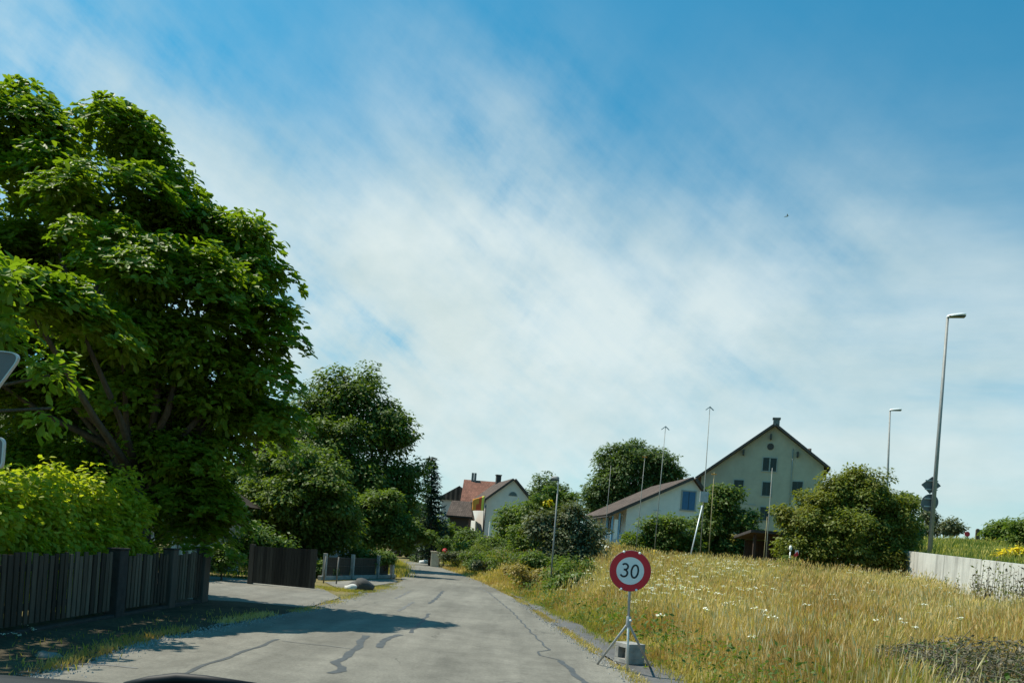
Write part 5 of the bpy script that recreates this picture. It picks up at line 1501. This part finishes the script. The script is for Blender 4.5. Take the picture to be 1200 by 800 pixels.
# ------------------------------------------------------------------ bird
q = P(922.5, 253.5, 85); o = thing('bird', 'tiny dark bird gliding high in the blue sky', 'bird', q)
V = [(-.16, 0, 0), (-.05, .05, .03), (.05, .04, .03), (.2, 0, .02), (.05, -.04, .02), (-.05, -.05, .02)]
mb = MB(); mb.lathe([(0, -.2), (.03, -.15), (.05, -.05), (.05, .05), (.03, .15), (.015, .2), (0, .22)], 10, Matrix.Rotation(R(65), 4, 'Y'))
for s_ in (-1, 1):
    mb.prism([(.05, s_ * .03, .02), (-.07, s_ * .03, .02), (-.10, s_ * .2, .12), (-.14, s_ * .46, .06), (.0, s_ * .22, .13)], (0, 0, .012))
mb.prism([(-.18, -.02, -.07), (-.18, .02, -.07), (-.32, .06, -.1), (-.32, -.06, -.1)], (0, 0, .01))
mb.build('body', M['bird'], o)

# ------------------------------------------------------------------ the car the picture is taken from: bonnet and dashboard edge
cr_ = thing('car_front', 'black dashboard edge and bonnet of the viewing car at the bottom left', 'car', (0, 0, 0))
zt = H - .2065 * .95
prof = [(.30, zt - .10), (.55, zt - .035), (.80, zt - .008), (.92, zt - .001), (.96, zt - .006), (.985, zt - .03), (.98, zt - .12), (.3, zt - .25)]
MB().prism([(-1.05, y_, z_) for y_, z_ in prof], (1.75, 0, 0)).build('dashboard', M['car_black'], cr_, True)
V, Fc = [], []; ny_, nx_ = 10, 12
for j in range(ny_ + 1):
    y_ = 1.0 + 1.15 * j / ny_
    for k in range(nx_ + 1):
        u = k / nx_ * 2 - 1
        V.append((-.15 + u * .86, y_ - .12 * u * u * (j / ny_), 1.24 - .05 * (j / ny_) - .28 * (j / ny_) ** 4 - .07 * u ** 4))
for j in range(ny_):
    for k in range(nx_): Fc.append((j * (nx_ + 1) + k, j * (nx_ + 1) + k + 1, (j + 1) * (nx_ + 1) + k + 1, (j + 1) * (nx_ + 1) + k))
MBb = raw_mesh('bonnet', V, Fc, M['car_black'], cr_, True)
MB().prism([(-1.0, -.6, .3), (-1.0, 2.05, .3), (-1.0, 2.1, .85), (-1.0, 1.9, 1.12), (-1.0, .9, 1.16), (-1.0, -.6, 1.1)], (1.7, 0, 0)).build('body', M['car_black'], cr_, bevel=.06)
for x_ in (-.95, .65):
    w_ = MB().lathe([(.2, -.1), (.32, -.1), (.33, -.06), (.33, .06), (.32, .1), (.2, .1)], 24, Matrix.Translation((x_, 1.25, .33)) @ Matrix.Rotation(R(90), 4, 'Y')).build('wheel', M['rubber'], cr_, True)
    MB().lathe([(.2, -.08), (.2, .08)], 20, Matrix.Translation((x_, 1.25, .33)) @ Matrix.Rotation(R(90), 4, 'Y')).build('rim', M['steel'], w_)
for x_ in (-.8, .5): MB().lathe([(.12, -.02), (.13, .03), (.08, .08), (0, .1)], 16, Matrix.Translation((x_, 2.08, .72)) @ Matrix.Rotation(R(-90), 4, 'X')).build('headlight', M['lamp_white'], cr_, True)
MB().tube([P(146, 802, .95), P(175, 797, .95), P(208, 794, .95), P(240, 796, .95), P(300, 803, .95)], [.004, .006, .007, .006, .004], 10).build('wiper_arm', M['car_black'], cr_, True)

# ------------------------------------------------------------------ light and sky
AZ, EL = R(-76), R(60)      # azimuth from +Y, clockwise
sdir = Vector((math.sin(AZ) * math.cos(EL), math.cos(AZ) * math.cos(EL), math.sin(EL)))
sun = bpy.data.lights.new('sun', 'SUN'); sun.energy = 5.0; sun.angle = R(.53); sun.color = (1, .93, .79)
so = bpy.data.objects.new('sun', sun); link(so); so.rotation_euler = sdir.to_track_quat('Z', 'Y').to_euler()

w = bpy.data.worlds.new('World'); SC.world = w; w.use_nodes = True
T = w.node_tree; T.nodes.clear()
class WN(NT):
    def __init__(s): s.t = T
W = WN()
sky = W.n('ShaderNodeTexSky', sky_type='NISHITA'); sky.sun_disc = False; sky.sun_elevation = EL; sky.sun_rotation = AZ
sky.air_density = 1.0; sky.dust_density = .6; sky.ozone_density = 2.2; sky.altitude = 400
tc = W.n('ShaderNodeTexCoord'); dirv = tc.outputs['Generated']
sep = W.n('ShaderNodeSeparateXYZ'); W.l(dirv, sep.inputs[0])
# cloud streaks laid out on the sky's directions
def streaks(rot, scl, scale, detail, rough):
    mp = W.n('ShaderNodeMapping'); mp.vector_type = 'TEXTURE'
    mp.inputs['Rotation'].default_value = rot; mp.inputs['Scale'].default_value = scl
    W.l(dirv, mp.inputs['Vector'])
    return W.noise(scale, detail, rough, vec=mp.outputs[0])
wisp = streaks((0, R(36), 0), (4.5, 1.4, .7), 8.0, 10, .6)
wisp2 = streaks((0, R(-62), 0), (4.0, 1.4, .8), 8.0, 10, .62)
flat_ = streaks((0, R(4), 0), (5.0, 1.5, .5), 7.0, 8, .55)
puff = streaks((0, 0, 0), (1.3, 1.3, .8), 6.0, 9, .6)
def lobe(px, py, width, amp):
    """soft cloud bank around a direction"""
    d = (P(px, py, 1) - Vector((0, 0, H))).normalized()
    vm = W.n('ShaderNodeVectorMath', operation='DOT_PRODUCT'); W.l(dirv, vm.inputs[0]); vm.inputs[1].default_value = d
    a = W.math('SUBTRACT', 1.0, vm.outputs['Value'])
    e = W.math('POWER', 2.71828, W.math('MULTIPLY', a, -1 / (1 - math.cos(R(width)))))
    return W.math('MULTIPLY', e, amp)
def bank(lst):
    tot = None
    for args in lst:
        v_ = lobe(*args); tot = v_ if tot is None else W.math('ADD', tot, v_)
    return tot
main = bank([(560, 420, 9, .85), (420, 440, 9, .80), (690, 450, 10, .70), (350, 330, 7, .50), (500, 350, 7, .48), (20, 120, 7, .34), (150, 190, 6, .30), (-250, 150, 18, .25), (620, 290, 5, .24), (570, 180, 4.5, .15), (480, 70, 5, .11), (640, 110, 4, .10), (860, 450, 9, .45), (1010, 292, 3, .20), (900, 330, 10, .12), (240, 230, 6, .26)])
low = bank([(900, 520, 12, .42), (1150, 420, 9, .30), (1120, 520, 9, .40), (520, 560, 12, .40), (1180, 590, 8, .35)])
nz = W.math('ADD', W.math('MULTIPLY', wisp, .75), W.math('ADD', W.math('MULTIPLY', wisp2, .45), W.math('MULTIPLY', puff, .3)))
mod = W.math('MAXIMUM', W.math('MULTIPLY_ADD', nz, 5.0, -2.75), 0.04)
mod2 = W.math('MAXIMUM', W.math('MULTIPLY_ADD', flat_, 3.6, -.75), 0.0)
dens = W.math('ADD', W.math('MULTIPLY', main, mod), W.math('MULTIPLY', low, mod2))
dens = W.math('ADD', dens, W.math('MULTIPLY', W.math('POWER', W.math('SUBTRACT', 1.0, W.math('MAXIMUM', sep.outputs[2], 0.0), clamp=True), 5.0), .22))
dens = W.math('SUBTRACT', 1.0, W.math('POWER', 2.71828, W.math('MULTIPLY', dens, -1.35)))
tint = W.mix(W.math('POWER', W.math('MAXIMUM', sep.outputs[2], 0.0), .6), (.046, .092, .088), (.018, .138, .142))
skyc = W.mix(1.0, sky.outputs[0], tint, 'MULTIPLY')
cloudc = W.mix(W.ramp(puff, [(.35, 0.0), (.65, 1.0)]), (.50, .60, .595), (.63, .71, .70))
col = W.mix(dens, skyc, cloudc)
bg = W.n('ShaderNodeBackground'); W.l(col, bg.inputs[0]); bg.inputs[1].default_value = 1.0
ow = W.n('ShaderNodeOutputWorld'); W.l(bg.outputs[0], ow.inputs[0])

SC.view_settings.view_transform = 'Standard'; SC.view_settings.look = 'None'
SC.view_settings.exposure = 0.3; SC.view_settings.gamma = 1
SC.render.engine = 'CYCLES'
SC.cycles.use_denoising = True
SC.cycles.max_bounces = 6; SC.cycles.diffuse_bounces = 3; SC.cycles.transmission_bounces = 4; SC.cycles.transparent_max_bounces = 4
